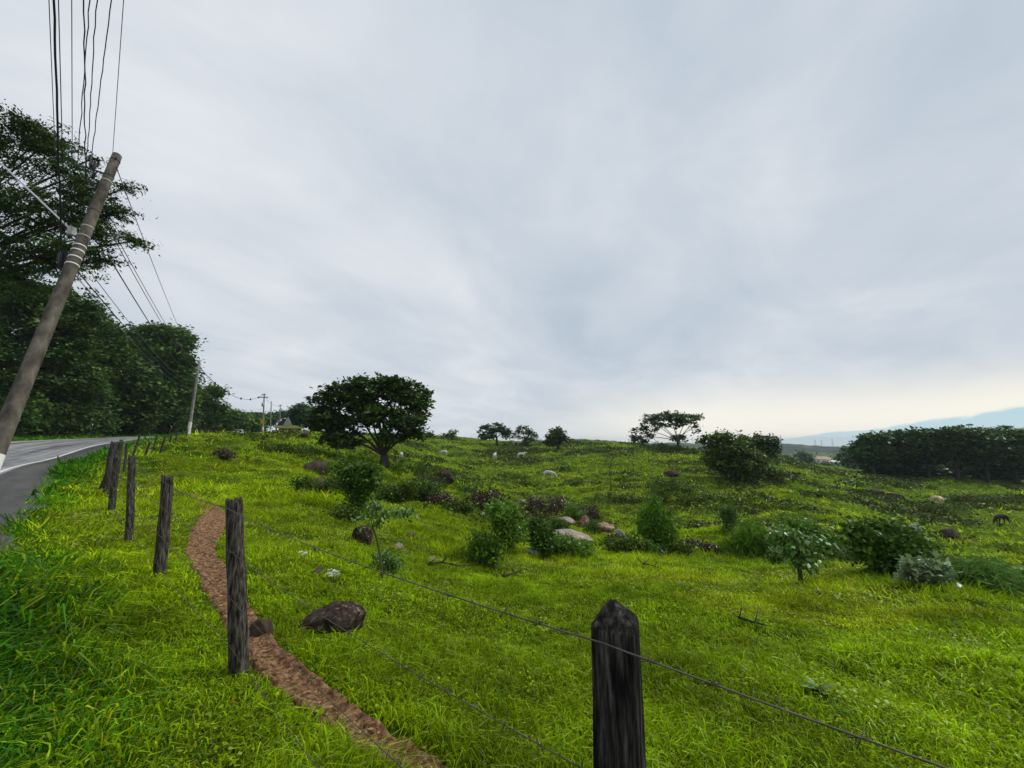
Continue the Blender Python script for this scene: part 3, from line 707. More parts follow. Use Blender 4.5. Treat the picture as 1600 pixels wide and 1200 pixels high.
bush('bush','dense dark rounded bush above the grey slab','bush',(845,866),[(845,838,24,22),(838,822,16,12),(852,852,20,14)],.14,60,34,.22,'leaf_mid',42)
bush('bush','tall narrow upright shrub with slender leaves, standing alone','shrub',(1027,864),[(1026,790,14,22),(1022,825,26,30),(1037,830,22,28),(1012,812,16,20),(1044,812,13,20)],.22,120,30,.24,'leaf_bush',43,aspect=.22,droop=.5,flat=-.2)
bush('bush','bush with pale glinting leaves on the slope below the lone tree','bush',(556,796),[(553,735,19,13),(546,756,17,13),(570,750,15,19),(560,777,14,13),(530,728,9,8),(580,730,7,6)],.17,90,26,.3,'leaf_mid',44,aspect=.45)
bush('bush','low dark-green bush in scrub along the upper gully edge','bush',(628,784),[(622,768,24,12),(640,760,16,10),(606,770,16,10)],.15,60,22,.28,'leaf_scrub',45)
bush('bush','small round bush at the lip of the green bank','bush',(662,780),[(660,765,24,12),(676,770,16,10)],.15,60,22,.28,'leaf_mid',46)
bush('bush','scrubby brownish bush beside the rounded pale boulder','bush',(755,800),[(748,783,24,14),(770,778,20,14)],.15,60,22,.3,'leaf_brown',47)
bush('bush','dark brown thicket of dead fern at the gully head','bush',(852,810),[(830,790,22,14),(855,790,26,16),(875,785,14,14)],.16,80,24,.34,'leaf_brown',48)
bush('bush','bright leafy shrub behind the pale granite block','bush',(897,812),[(893,797,20,11),(907,804,14,9)],.15,45,26,.26,'leaf_bush',49)
bush('bush','brown upright shrub between the gully granite blocks','bush',(926,816),[(925,800,12,14),(932,806,10,10)],.14,40,22,.26,'leaf_brown',50)
bush('bush','dark leafy shrub in front of the red-stained granite','bush',(928,838),[(928,822,14,12),(922,832,12,9)],.14,40,24,.24,'leaf_mid',51)
bush('bush','low leafy bush in front of the flat granite slab','bush',(895,868),[(880,855,26,10),(905,858,22,9)],.13,50,22,.2,'leaf_bush',52)
bush('bush','dark low bush at the foot of the slender-leaved shrub','bush',(985,866),[(975,852,28,11),(1000,856,20,10)],.14,50,24,.22,'leaf_scrub',53)
bush('bush','small dark upright bush on the slope above the grassy shrub','bush',(1146,836),[(1145,812,16,20),(1138,800,12,12)],.2,50,24,.3,'leaf_mid',54,aspect=.3)
bush('bush','large bright grassy shrub with long arching leaves','shrub',(1182,872),[(1182,842,34,22),(1165,850,24,16),(1205,850,24,16),(1180,828,20,12)],.32,110,26,.34,'leaf_bush',55,aspect=.12,droop=.7,flat=-.4)
bush('bush','wide dark bush with lighter top beside the grassy shrub','bush',(1272,868),[(1255,830,30,20),(1285,842,34,22),(1240,820,18,12),(1310,856,22,12)],.19,110,28,.32,'leaf_bush',56)
bush('bush','big rounded dense dark bush, largest in the gully','bush',(1392,896),[(1380,845,36,30),(1415,858,28,26),(1395,872,36,20),(1362,840,22,20),(1432,880,16,14)],.17,150,34,.3,'leaf_mid',57)
bush('bush','low bush with whitish-green leaf rosettes','bush',(1449,914),[(1432,884,13,10),(1450,890,14,12),(1466,886,12,10),(1448,902,22,10)],.16,48,18,.14,'leaf_pale',58,aspect=.42)
bush('bush','clump of tall pale reeds on the far bank','reeds',(1540,920),[(1530,898,30,16),(1560,900,26,14),(1505,908,18,10)],.42,60,22,.3,'leaf_light',59,aspect=.06,flat=-.8,droop=.4)
bush('bush','broad-leaved light green plant at the bank edge','bush',(1592,922),[(1588,912,14,8),(1604,908,12,9)],.2,24,16,.16,'leaf_light',60,aspect=.5)
bush('bush','dark mound of scrub on the mid hillside, crowned by rocks','scrub',(1065,790),[(1040,755,34,12),(1075,765,40,16),(1110,778,26,12),(1030,770,24,14)],.2,140,26,.45,'leaf_scrub',61)
bush('bush','dark low thicket in the grass under the thin sapling','scrub',(958,785),[(950,777,26,7),(975,778,20,6)],.18,50,22,.35,'leaf_scrub',62)
bush('bush','dark bramble patch on the slope facing the yellow-green bank','scrub',(1112,866),[(1110,858,16,7),(1120,861,12,5)],.13,36,20,.16,'leaf_brown',63)
bush('bush','grey-green low scrub around the round-capped boulder','scrub',(478,768),[(470,758,16,9),(520,756,16,10),(490,772,26,6)],.15,60,20,.26,'leaf_scrub',64)
bush('bush','leafy scrub patch between lone tree and gully','scrub',(672,745),[(660,738,16,6),(690,752,20,6)],.16,40,20,.3,'leaf_scrub',65)
bush('bush','dark scrub patch left of the lone tree','scrub',(450,706),[(440,701,24,5),(470,708,22,5),(415,700,16,4)],.2,60,20,.4,'leaf_scrub',66)
bush('bush','dark scrub line under the crest trees','scrub',(805,706),[(785,702,30,4),(825,703,26,5),(855,703,14,4)],.3,60,20,.7,'leaf_scrub',67)
bush('bush','dark scrub strip behind the grazing white cows','scrub',(740,714),[(715,710,24,4),(755,712,28,4)],.3,50,20,.7,'leaf_scrub',68)
bush('bush','pale dry bush in the grass near the pasture edge of the trail','bush',(352,716),[(345,708,14,6),(358,712,12,5)],.12,36,20,.2,'leaf_brown',69)
bush('bush','dark scrub on the far right slope below the grove','scrub',(1530,785),[(1510,778,24,6),(1550,780,30,7),(1590,778,22,7)],.3,60,22,.6,'leaf_scrub',70)
bush('bush','scrub mound around the pale calf','scrub',(1480,797),[(1455,792,22,4),(1490,794,22,5)],.22,40,20,.4,'leaf_scrub',71)
bush('bush','brown scrub clump on the green bank edge, left of the rounded pale boulder','scrub',(690,790),[(679.1, 781.6, 12.8, 10.5), (699.1, 783.7, 14.6, 8.4), (694.7, 778.5, 7.3, 9.4)],.13,44,18,.24,'leaf_brown',400)
bush('bush','dark low clump just below the small grey boulder','scrub',(716,800),[(703.1, 791.6, 15.0, 10.4), (726.7, 793.7, 17.1, 8.4), (722.8, 788.5, 8.6, 9.4)],.13,44,18,.24,'leaf_scrub',401)
bush('bush','scrub clump between the tall leaning bush and the gully head','scrub',(790,808),[(782.6, 801.0, 8.6, 8.8), (796.1, 802.7, 9.8, 7.0), (797.1, 798.3, 4.9, 7.9)],.13,44,18,.24,'leaf_scrub',402)
bush('bush','brown fern clump right above the dark rounded bush','scrub',(828,818),[(816.9, 808.9, 12.9, 11.4), (837.2, 811.2, 14.8, 9.1), (821.8, 805.5, 7.4, 10.3)],.13,44,18,.24,'leaf_brown',403)
bush('bush','brown clump on the far lip of the gully above the granite','scrub',(905,800),[(895.0, 794.0, 11.7, 7.5), (913.3, 795.5, 13.4, 6.0), (905.7, 791.8, 6.7, 6.7)],.13,44,18,.24,'leaf_brown',404)
bush('bush','brown dry clump right of the reddish granite block','scrub',(968,850),[(957.4, 845.1, 12.4, 6.1), (976.9, 846.4, 14.2, 4.9), (963.5, 843.3, 7.1, 5.5)],.13,44,18,.24,'leaf_brown',405)
bush('bush','dark scrub at the right foot of the slender-leaved shrub','scrub',(1060,868),[(1051.1, 858.8, 10.4, 11.5), (1067.4, 861.1, 11.8, 9.2), (1064.3, 855.4, 5.9, 10.3)],.13,44,18,.24,'leaf_scrub',406)
bush('bush','brown scrub between the slender-leaved shrub and the bramble patch','scrub',(1085,862),[(1076.8, 853.4, 9.5, 10.8), (1091.8, 855.5, 10.9, 8.6), (1079.2, 850.1, 5.4, 9.7)],.13,44,18,.24,'leaf_brown',407)
bush('bush','scrub at the upper left end of the gully','scrub',(590,770),[(579.1, 764.6, 12.7, 6.8), (599.1, 765.9, 14.5, 5.4), (582.0, 762.6, 7.3, 6.1)],.13,44,18,.24,'leaf_scrub',408)
bush('bush','dark scrub on the far lip of the gully above the rounded pale boulder','scrub',(735,772),[(722.6, 766.2, 14.5, 7.3), (745.4, 767.6, 16.6, 5.8), (730.4, 764.0, 8.3, 6.5)],.13,44,18,.24,'leaf_scrub',409)
bush('bush','brown weeds under the leaning dark boulder','scrub',(670,760),[(656.9, 751.0, 15.3, 11.2), (680.9, 753.3, 17.5, 9.0), (666.6, 747.6, 8.7, 10.1)],.13,44,18,.24,'leaf_brown',410)
bush('bush','dark scrub filling the gap left of the big rounded bush','scrub',(1330,880),[(1317.0, 872.6, 15.1, 9.2), (1340.8, 874.5, 17.3, 7.4), (1332.8, 869.8, 8.6, 8.3)],.13,44,18,.24,'leaf_scrub',411)
bush('bush','low green growth between the grassy shrub and the young sapling','scrub',(1225,880),[(1216.6, 870.7, 9.8, 11.6), (1232.0, 873.0, 11.2, 9.3), (1228.1, 867.2, 5.6, 10.5)],.13,44,18,.24,'leaf_mid',412)
bush('bush','low weeds on the far lip above the brown upright shrub','scrub',(930,795),[(917.0, 785.9, 15.2, 11.4), (940.8, 788.2, 17.3, 9.1), (926.8, 782.5, 8.7, 10.2)],.13,44,18,.24,'leaf_scrub',413)
bush('bush','low weeds at the foot of the glinting-leaved bush','scrub',(540,812),[(530.6, 806.4, 10.9, 7.0), (547.8, 807.8, 12.5, 5.6), (534.3, 804.3, 6.2, 6.3)],.13,44,18,.24,'leaf_scrub',414)
bush('bush','leafy skirt at the base of the slender-leaved shrub','scrub',(1020,870),[(1012.4, 863.8, 8.9, 7.8), (1026.3, 865.3, 10.1, 6.2), (1021.6, 861.4, 5.1, 7.0)],.13,44,18,.24,'leaf_mid',415)
bush('bush','dark low growth behind the whitish-green rosettes','scrub',(1480,905),[(1472.8, 896.9, 8.4, 10.1), (1486.0, 899.0, 9.6, 8.1), (1477.4, 893.9, 4.8, 9.1)],.13,44,18,.24,'leaf_scrub',416)
bush('bush','green clump left of the pale upright granite block','scrub',(870,828),[(860.9, 819.3, 10.6, 10.9), (877.5, 821.5, 12.1, 8.7), (869.7, 816.0, 6.0, 9.8)],.13,44,18,.24,'leaf_mid',417)
def sapling(bpx, top, lobes, r, leaf, clumps, nl, rc, mat, label, seed, aspect=.4, droop=.5, lean=0):
    p = hit(*bpx); s = depth(p)/F; leaf *= .42; clumps = int(clumps*1.3)
    return tree('sapling',label,'sapling',p,lobes,bpx,r,leaf,clumps,nl,rc,mat,seed=seed,crown='foliage',trunk='stem',fork=.72,bark='stem',trunk_top=((top[0]-bpx[0])*s,0),aspect=aspect,droop=droop,flat=.1,fz=.7,shell=.3,twigs=4,sides=6)
sapling((597,906),(578,812),[(570,806,12,9),(585,797,10,10),(598,806,10,6),(622,803,17,4),(588,820,9,5)],.014,.11,26,14,.10,'leaf_light','slender leaning sapling with drooping leaf clusters in the foreground field',81)
bush('bush','leafy clump of dark stems at the base of the slender sapling','bush',(606,900),[(600,872,14,12),(616,876,12,10),(608,890,16,9)],.09,30,14,.1,'leaf_light',82,aspect=.4,droop=.3)
sapling((1252,910),(1250,852),[(1240,850,20,12),(1262,862,16,12),(1276,850,12,12),(1232,840,14,10),(1250,872,20,10)],.035,.17,60,15,.17,'leaf_light','young broad-leaved sapling with light green leaves on the bank edge',83,aspect=.55)
sapling((955,768),(953,728),[(952,718,15,14),(958,730,11,8)],.05,.22,30,16,.4,'leaf_scrub','thin grey-green sapling standing alone on the mid hillside',84)
sapling((990,742),(990,722),[(990,718,10,10)],.04,.2,14,14,.35,'leaf_scrub','thin dark sapling below the wide-crowned crest tree',85)
# low plants near the fence
def plant(px, py, n, L, mat, label, seed, wide=.03, group=None):
    p = hit(px,py); rnd = random.Random(seed); mb = MB(); root = empty('weed', p, label, 'weed', group); st = MB()
    for i in range(n):
        a = rnd.uniform(0,2*PI); l = L*rnd.uniform(.6,1.2); u = rnd.uniform(.5,1.1)
        d = Vector((math.cos(a)*math.cos(u), math.sin(a)*math.cos(u), math.sin(u))); sd = Vector((-math.sin(a), math.cos(a), 0))*wide*rnd.uniform(.7,1.3)
        q = [d*l*t+Vector((0,0,-.35*l*t*t)) for t in (0,.35,.7,1)]; wv = (.4,1,.75,.08)
        v = []; 
        for c, k in zip(q,wv): v += [c-sd*k, c+sd*k]
        mb.add(v, [(0,1,3,2),(2,3,5,4),(4,5,7,6)])
    st.tube([(0,0,-.05),(0,0,L*.3)], [.006,.003], 5); st.build('stem', M['stem'], root)
    me = mb.build('leaf', M[mat], root).data
    a = me.attributes.new('tint','FLOAT_COLOR','FACE'); a.data.foreach_set('color', np.concatenate([np.full(3,c).tolist()+[1] for c in RNG.uniform(.7,1.3,len(me.polygons))]).astype(np.float32))
plant(1282,1082,12,.16,'leaf_light','bright broad-leaved weed in the grass near the lower wire',91,.02)
plant(1210,1060,10,.10,'leaf_bush','dark leafy weed beside the flat grey stone',92,.016)
plant(1310,1118,14,.16,'leaf_bush','spreading long-leaved weed under the barbed wire',93,.012)
plant(240,812,16,.22,'leaf_bush','leafy weed behind the fence between two weathered posts',94,.03)
plant(214,765,16,.3,'leaf_light','light green weed beside the leaning cluster of posts',95,.04)
# white flowers
def flower(px, py, k, label, seed):
    p = hit(px,py); root = empty('flower', p, label, 'flower'); rnd = random.Random(seed); st = MB(); fl = MB()
    for i in range(k):
        a = rnd.uniform(0,2*PI); r = rnd.uniform(.0,.07); q = Vector((math.cos(a)*r, math.sin(a)*r, rnd.uniform(.10,.17)))
        st.tube([(q.x*.3,q.y*.3,-.03), tuple(q)], [.003,.002], 4)
        for j in range(6):
            b = j*PI/3+rnd.random(); d = Vector((math.cos(b), math.sin(b), rnd.uniform(-.1,.5)))*.035; s = Vector((-math.sin(b), math.cos(b), 0))*.010
            fl.add([q, q+d*.5+s, q+d, q+d*.5-s], [(0,1,2,3)])
    st.build('stem', M['stem'], root); me = fl.build('petals', M['petal'], root).data
    a = me.attributes.new('tint','FLOAT_COLOR','FACE'); a.data.foreach_set('color', np.ones(len(me.polygons)*4,np.float32))
flower(522,912,14,'tuft of white flowers in the grass near the small tan stone',96)
flower(471,880,6,'small white flower by the small dark stone',97)
# fallen sticks
def stick(pxs, r, label, seed):
    rnd = random.Random(seed); P = [hit(*q) for q in pxs]; mb = MB()
    pts = [q+Vector((0,0,.05+.03*rnd.random())) for q in P]
    mb.tube(pts, [r*(1-.6*i/(len(pts)-1)) for i in range(len(pts))], 6, jitter=.1)
    for i in range(3):
        a = pts[rnd.randrange(len(pts)-1)]; d = Vector((rnd.uniform(-1,1),rnd.uniform(-1,1),.5))*.25
        mb.tube([a, a+d*.5, a+d+Vector((0,0,.03))], [r*.5,r*.4,r*.2], 5)
    c = pts[0].copy(); mb.v = [tuple(Vector(v)-c) for v in mb.v]
    tag(mb.build('branch', M['bark'], None, loc=c), label, 'branch')
stick([(668,886),(690,884),(716,889),(745,886)],.03,'dark fallen branch in the grass below the tall leaning bush',1)
stick([(786,906),(806,900),(815,892)],.03,'short dark stick lying above the yellowish grass patch',2)
stick([(1005,884),(1020,888),(1035,893)],.025,'thin curved twig in the grass in front of the slender-leaved shrub',3)
stick([(1155,972),(1180,980),(1200,986)],.018,'dark stick in the grass up the slope from the flat grey stone',4)
# ------------------------------------------------------------------ trees of the pasture
def ptree(label, bpx, lobes, tr, leaf, clumps, nl, rc, mat, seed, fwd=None, **kw):
    p = hit(*bpx) if fwd is None else Vector(at_fwd(bpx[0],bpx[1],fwd))
    if fwd is not None:
        p = Vector((p.x, p.y, G(p.x,p.y)));
        bpx = (bpx[0], 600-F*(((p.z-CH)*CP-p.y*SP)/depth(p)))
    name = kw.pop('name','tree')
    return tree(name,label,'tree',p,lobes,bpx,tr,leaf,clumps,nl,rc,mat,seed=seed,**kw)
ptree('big spreading lone tree with forked trunk in the pasture',(600,727),
 [(582,607,48,19),(536,625,40,22),(630,618,34,22),(496,644,20,9),(514,660,36,17),(657,640,13,20),(540,688,32,12),(578,650,36,24),(632,655,30,20),(645,676,22,13),(612,686,20,9),(560,604,22,10),(618,600,22,9)],
 .38,.28,420,36,.55,'leaf_dark',101,dense=1.5,fork=.11,trunk_top=(-.1,0),fz=.34,twigs=5,shell=.45)
ptree('small bare-topped tree on the crest right of the lone tree',(706,686),[(703,680,9,4),(708,675,6,4),(700,683,10,3)],.15,.5,26,20,.8,'leaf_scrub',102)
ptree('leaning crest tree with rounded crown, left of the crest pair',(776,697),[(757,676,12,10),(775,669,15,8),(788,676,10,8),(762,684,10,6)],.3,.5,60,30,.9,'leaf_dark',103,fork=.45,fz=.5)
ptree('sparse-crowned crest tree beside the leaning round-crowned tree',(822,698),[(815,672,11,7),(828,678,10,8),(808,680,8,5),(822,687,10,6),(834,683,6,5)],.3,.45,42,22,.9,'leaf_scrub',104,fork=.4,fz=.5)
ptree('dark compact tree on the crest with a short trunk',(872,702),[(874,679,12,8),(862,686,10,7),(882,688,7,6),(870,691,14,6)],.35,.5,64,32,.9,'leaf_dark',105,fork=.35,fz=.5)
ptree('wide flat-crowned tree with open branches on the hill shoulder',(1060,708),
 [(1050,652,26,7),(1022,656,15,8),(1078,656,15,8),(1005,672,12,8),(995,686,12,6),(1088,668,7,8),(1060,664,14,8),(1064,686,11,7),(1030,668,12,6),(1096,651,8,3)],.28,.4,110,26,.8,'leaf_dark',106,dense=2.3,fork=.32,fz=.42,twigs=5)
ptree('thin bare-stemmed tree leaning left of the flat-crowned tree',(1030,700),[(1014,680,8,6),(1006,690,8,4)],.12,.4,20,20,.7,'leaf_dark',107)
bush('bush','dark understory bush at the foot of the flat-crowned tree','bush',(1040,706),[(1030,698,22,6),(1060,700,20,5),(1085,703,12,4)],.4,60,24,.7,'leaf_scrub',108)
ptree('massive dense dark bushy tree on the right shoulder of the hill',(1150,748),
 [(1140,700,34,20),(1165,715,30,20),(1125,718,24,20),(1150,732,36,14),(1140,686,24,9),(1112,690,14,8),(1178,735,18,12)],.35,.3,240,34,.6,'leaf_scrub',109,fork=.2,fz=.7,stems=1)
ptree('leafy tree leaning right out of the massive bushy tree',(1196,732),[(1190,690,22,10),(1208,692,14,10),(1180,700,18,14),(1200,706,16,10),(1214,698,8,10)],.25,.32,110,30,.65,'leaf_dark',110,fork=.35,fz=.5)
bush('bush','dark low bushes at the right foot of the massive bushy tree','bush',(1205,745),[(1200,737,18,7),(1220,740,14,5)],.3,50,24,.5,'leaf_scrub',111)
# grove on the right
GB = [(1366,742,92,'loose-edged tree at the left end of the dark grove',[(1362,702,20,14),(1372,688,18,9),(1352,710,12,12),(1380,710,22,20)]),
 (1408,745,94,'round dark tree second from the left end of the grove',[(1405,690,28,14),(1420,700,26,18),(1395,710,24,18),(1412,722,28,14)]),
 (1452,748,90,'broad umbrella-crowned tree in the left half of the grove',[(1445,684,32,12),(1470,690,28,14),(1430,702,26,16),(1455,710,30,18)]),
 (1498,750,88,'umbrella tree with visible pale forked trunks in the middle of the grove',[(1490,682,36,12),(1520,686,30,12),(1475,698,24,14),(1505,700,30,14)]),
 (1545,752,88,'tall flat-topped tree in the right half of the grove',[(1535,680,36,10),(1560,686,30,14),(1545,700,36,18),(1530,714,24,14)]),
 (1590,754,88,'dense flat-topped tree where the grove meets the photo edge',[(1590,680,36,10),(1575,692,30,16),(1605,698,34,20),(1590,716,36,18)]),
 (1640,756,88,'flat-topped grove tree mostly out of frame',[(1640,682,36,12),(1650,700,38,24)])]
for i, (bx, by, fw, lab, lob) in enumerate(GB):
    ptree(lab,(bx,by),lob,.32,.5,170,36,1.05,'leaf_far',120+i,fwd=fw,dense=2.0,group='trees of the dark grove',fork=.4,fz=.42)
for i, (bx, fw, lob, lab) in enumerate([(1400,99,[(1395,732,30,12),(1430,734,30,12),(1370,728,22,10)],'dark undergrowth bush below the left of the grove'),
    (1530,99,[(1520,732,26,12),(1560,732,34,16),(1600,732,34,18)],'dark undergrowth bush below the right of the grove'),
    (1475,100,[(1470,728,30,16),(1500,730,24,12)],'shaded bush behind the forked grove trunks')]):
    p = Vector(at_fwd(bx,750,fw)); p.z = G(p.x,p.y); bp = (bx, 600-F*(((p.z-CH)*CP-p.y*SP)/depth(p)))
    tree('bush',lab,'bush',p,lob,bp,.1,.6,150,36,1.0,'leaf_far',seed=140+i,dense=2,crown='foliage',trunk='stem',stems=3,shell=.2,group='bushes under the grove')
ptree('loose open tree at the edge of the valley left of the grove',(1334,738),[(1328,706,12,7),(1338,715,10,8),(1318,716,10,8),(1330,726,14,7)],.25,.5,50,20,1.0,'leaf_far',150,fwd=125)
# ------------------------------------------------------------------ roadside wood on the left
def ltree(label, px, fwd, lobes, tr, leaf, clumps, nl, rc, mat, seed, **kw):
    new = {(-235,17):(-330,23),(-40,28):(-40,46),(130,36):(130,59),(232,45):(232,75),(185,40):(175,63),(322,58):(322,90),(352,70):(352,102),(388,80):(388,117),(402,118):(402,140),(430,125):(430,145)}.get((px,fwd),(px,fwd))
    k_ = new[1]/fwd; leaf *= k_*.74; nl = int(nl*1.6); rc *= k_; tr *= k_**.5; px, fwd = new
    x = (px-800)/F*fwd*CP; p = Vector((x, fwd, 0)); p.z = G(x,fwd)
    bp = (800+F*p.x/depth(p), 600-F*(((p.z-CH)*CP-p.y*SP)/depth(p)))
    kw.setdefault('fz',.5); kw.setdefault('dense',3.2); kw.setdefault('group','trees of the roadside wood'); kw.setdefault('shell',.35)
    return tree('tree',label,'tree',p,lobes,bp,tr,leaf,clumps,nl,rc,mat,seed=seed,**kw)
ltree('tall feathery-leaved tree arching over the road behind the leaning pole',-235,17,
 [(-80,185,85,50),(-25,160,40,22),(0,178,42,30),(-30,415,70,34),(30,225,44,28),(62,262,40,24),(92,296,36,20),(125,252,20,12),(110,340,44,14),(158,350,20,8),(30,310,70,32),(75,378,52,18),(10,385,70,32),(130,300,18,10),(120,388,26,8),(-60,300,100,80),(62,196,14,7)],
 .34,.14,420,46,.40,'leaf_dark',201,dense=1.9,fork=.3,aspect=.3,fz=.3,twigs=6,droop=.35)
ltree('dense dark tree filling the wood behind the leaning pole base',-40,28,[(20,462,70,36),(-40,470,80,60),(78,505,40,44),(10,545,90,64),(85,585,52,56),(95,480,22,20),(20,620,100,46)],.4,.24,420,42,.62,'leaf_dark',202,dense=2.4,fork=.3)
ltree('round-topped tree of the wood just right of the leaning pole',130,36,[(130,518,28,22),(112,555,40,40),(142,580,30,40),(128,622,44,38),(150,545,14,18)],.36,.3,280,38,.75,'leaf_mid',203,fork=.3)
ltree('airy tree of the wood with a ragged light top, left of the second pole',232,45,[(232,520,36,13),(262,530,20,16),(205,538,26,16),(240,555,40,24),(272,575,18,22),(215,585,40,28),(255,615,34,26),(285,605,14,26),(190,615,30,30)],.36,.36,300,32,.95,'leaf_mid',204,fork=.35,shell=.5)
ltree('low tree of the wood leaning over the far verge',185,40,[(180,590,40,30),(200,625,44,30),(170,640,40,24)],.3,.34,180,36,.85,'leaf_dark',205,fork=.3)
ltree('slim tree right behind the second pole',322,58,[(318,624,14,14),(326,612,10,8),(320,648,18,16),(334,640,10,10)],.25,.4,90,26,.9,'leaf_mid',206,fork=.35)
ltree('bushy roadside tree at the road bend beyond the second pole',352,70,[(348,652,20,13),(335,662,18,12),(362,660,16,12),(350,668,24,9)],.25,.45,120,28,1.0,'leaf_mid',207,fork=.3)
ltree('light green roadside tree near the yellow-signed pole',388,80,[(384,660,16,9),(372,652,12,6),(396,664,12,9),(382,669,20,7)],.25,.5,100,26,1.1,'leaf_bush',208,fork=.3)
ltree('dark far roadside tree behind the poles on the crest',402,118,[(395,652,12,6),(412,656,12,8),(380,652,12,5)],.3,.6,70,26,1.3,'leaf_far',209,fork=.3)
ltree('scraggly far tree between the crest poles',430,125,[(426,652,8,7),(436,648,7,6),(418,660,8,5)],.25,.55,40,18,1.2,'leaf_far',210,fork=.35)
ltree('round dark far tree behind the gatehouse, left of the lone tree',466,110,[(470,641,15,10),(458,648,10,8),(482,648,10,9),(472,655,14,6)],.4,.55,90,30,1.1,'leaf_far',211,fork=.4,group=None)
ltree('thin roadside tree on the crest beside the lone tree crown',489,95,[(488,662,8,7),(484,652,6,5),(494,672,6,5)],.16,.45,36,18,.9,'leaf_far',212,fork=.4,group=None)
for i, (px, fw, lob, lab) in enumerate([(-40,42,[(0,650,60,30),(-60,640,60,40)],'dark shrub at the far verge by the leaning pole base'),
  (55,50,[(50,655,44,24),(80,640,30,30)],'dark shrub in the shade of the dense roadside tree'),
  (120,57,[(115,655,40,24),(140,662,26,18)],'dark shrub beside the pale marker post'),
  (190,68,[(185,660,36,20),(160,665,26,15)],'dark shrub under the low leaning tree'),
  (240,78,[(235,660,32,20),(262,658,24,20)],'dark shrub under the airy tree'),
  (285,90,[(280,662,20,18),(295,655,14,20)],'dark shrub directly behind the second pole'),
  (312,99,[(310,668,18,10),(330,670,18,9)],'dark shrub at the bend past the second pole')]):
    x = (px-800)/F*fw*CP; p = Vector((x,fw,G(x,fw))); bp = (800+F*p.x/depth(p), 600-F*(((p.z-CH)*CP-p.y*SP)/depth(p)))
    tree('bush',lab,'bush',p,lob,bp,.07,.3,170,46,1.0,'leaf_dark',seed=230+i,dense=2.8,crown='foliage',trunk='stem',stems=3,shell=.15,fz=.8,group='shrubs along the far verge',flat=.1)

for i, (px, fw, lob, lab) in enumerate([(-60,50,[(-40,640,110,50),(-10,600,90,60)],'deep wood bush far behind the leaning pole base'),
  (60,58,[(60,645,70,45),(20,650,50,35)],'deep wood bush between the dark trunks'),(150,68,[(150,650,60,40),(110,655,40,30)],'deep wood bush behind the round-topped tree'),
  (230,82,[(230,655,50,34),(270,655,30,30)],'deep wood bush behind the airy tree')]):
    x = (px-800)/F*fw*CP; p = Vector((x,fw,G(x,fw))); bp = (800+F*p.x/depth(p), 600-F*(((p.z-CH)*CP-p.y*SP)/depth(p)))
    tree('bush',lab,'bush',p,lob,bp,.1,.42,190,44,1.3,'leaf_dark',seed=250+i,dense=3,crown='foliage',trunk='stem',stems=3,shell=.15,fz=.8,group='shrubs along the far verge',flat=.1)
# ------------------------------------------------------------------ fence
FN = empty('fence', (0,0,0), 'old barbed wire fence on weathered wooden posts along the road', 'fence')
posts = []                                   # (base, top) in world
def post_round(base, top, r, mat, seed, ragged=True, label=None, n=14):
    rnd = np.random.default_rng(seed); mb = MB(); a, b = Vector(base), Vector(top); d = (b-a).normalized()
    u = d.cross(Vector((0,1,0))).normalized(); v = d.cross(u); rows = 16; L = (b-a).length
    prof = 1+.18*(rnd.random(n)-.5)
    prof[rnd.integers(n)] *= .72                       # a split down the side
    o = []
    for i in range(rows+1):
        t = i/rows; c = a-d*.25*(1-t)*(i == 0)+d*L*t; wob = (fbm(np.array([t*4+seed*3.]),np.array([seed*7.]))[0]-.5)*r*.5
        for k in range(n):
            q = 2*PI*k/n; rr = r*prof[k]*(1.06-.14*t)*(1+.10*(fbm(np.array([k*1.7+seed]),np.array([t*7+seed]))[0]-.5))
            off = (rnd.uniform(-.035,.02)*(L/1.2) if (ragged and i == rows) else 0)
            o.append(tuple(c+u*(math.cos(q)*rr+wob)+v*math.sin(q)*rr+d*off))
    f = [(i*n+k, i*n+(k+1)%n, (i+1)*n+(k+1)%n, (i+1)*n+k) for i in range(rows) for k in range(n)]
    o.append(tuple(b-d*.03)); c = len(o)-1
    f += [(rows*n+k, rows*n+(k+1)%n, c) for k in range(n)]
    mb.add(o,f); ob = mb.build('fence_post', M[mat], FN)
    if label: ob['label'] = label
    return ob
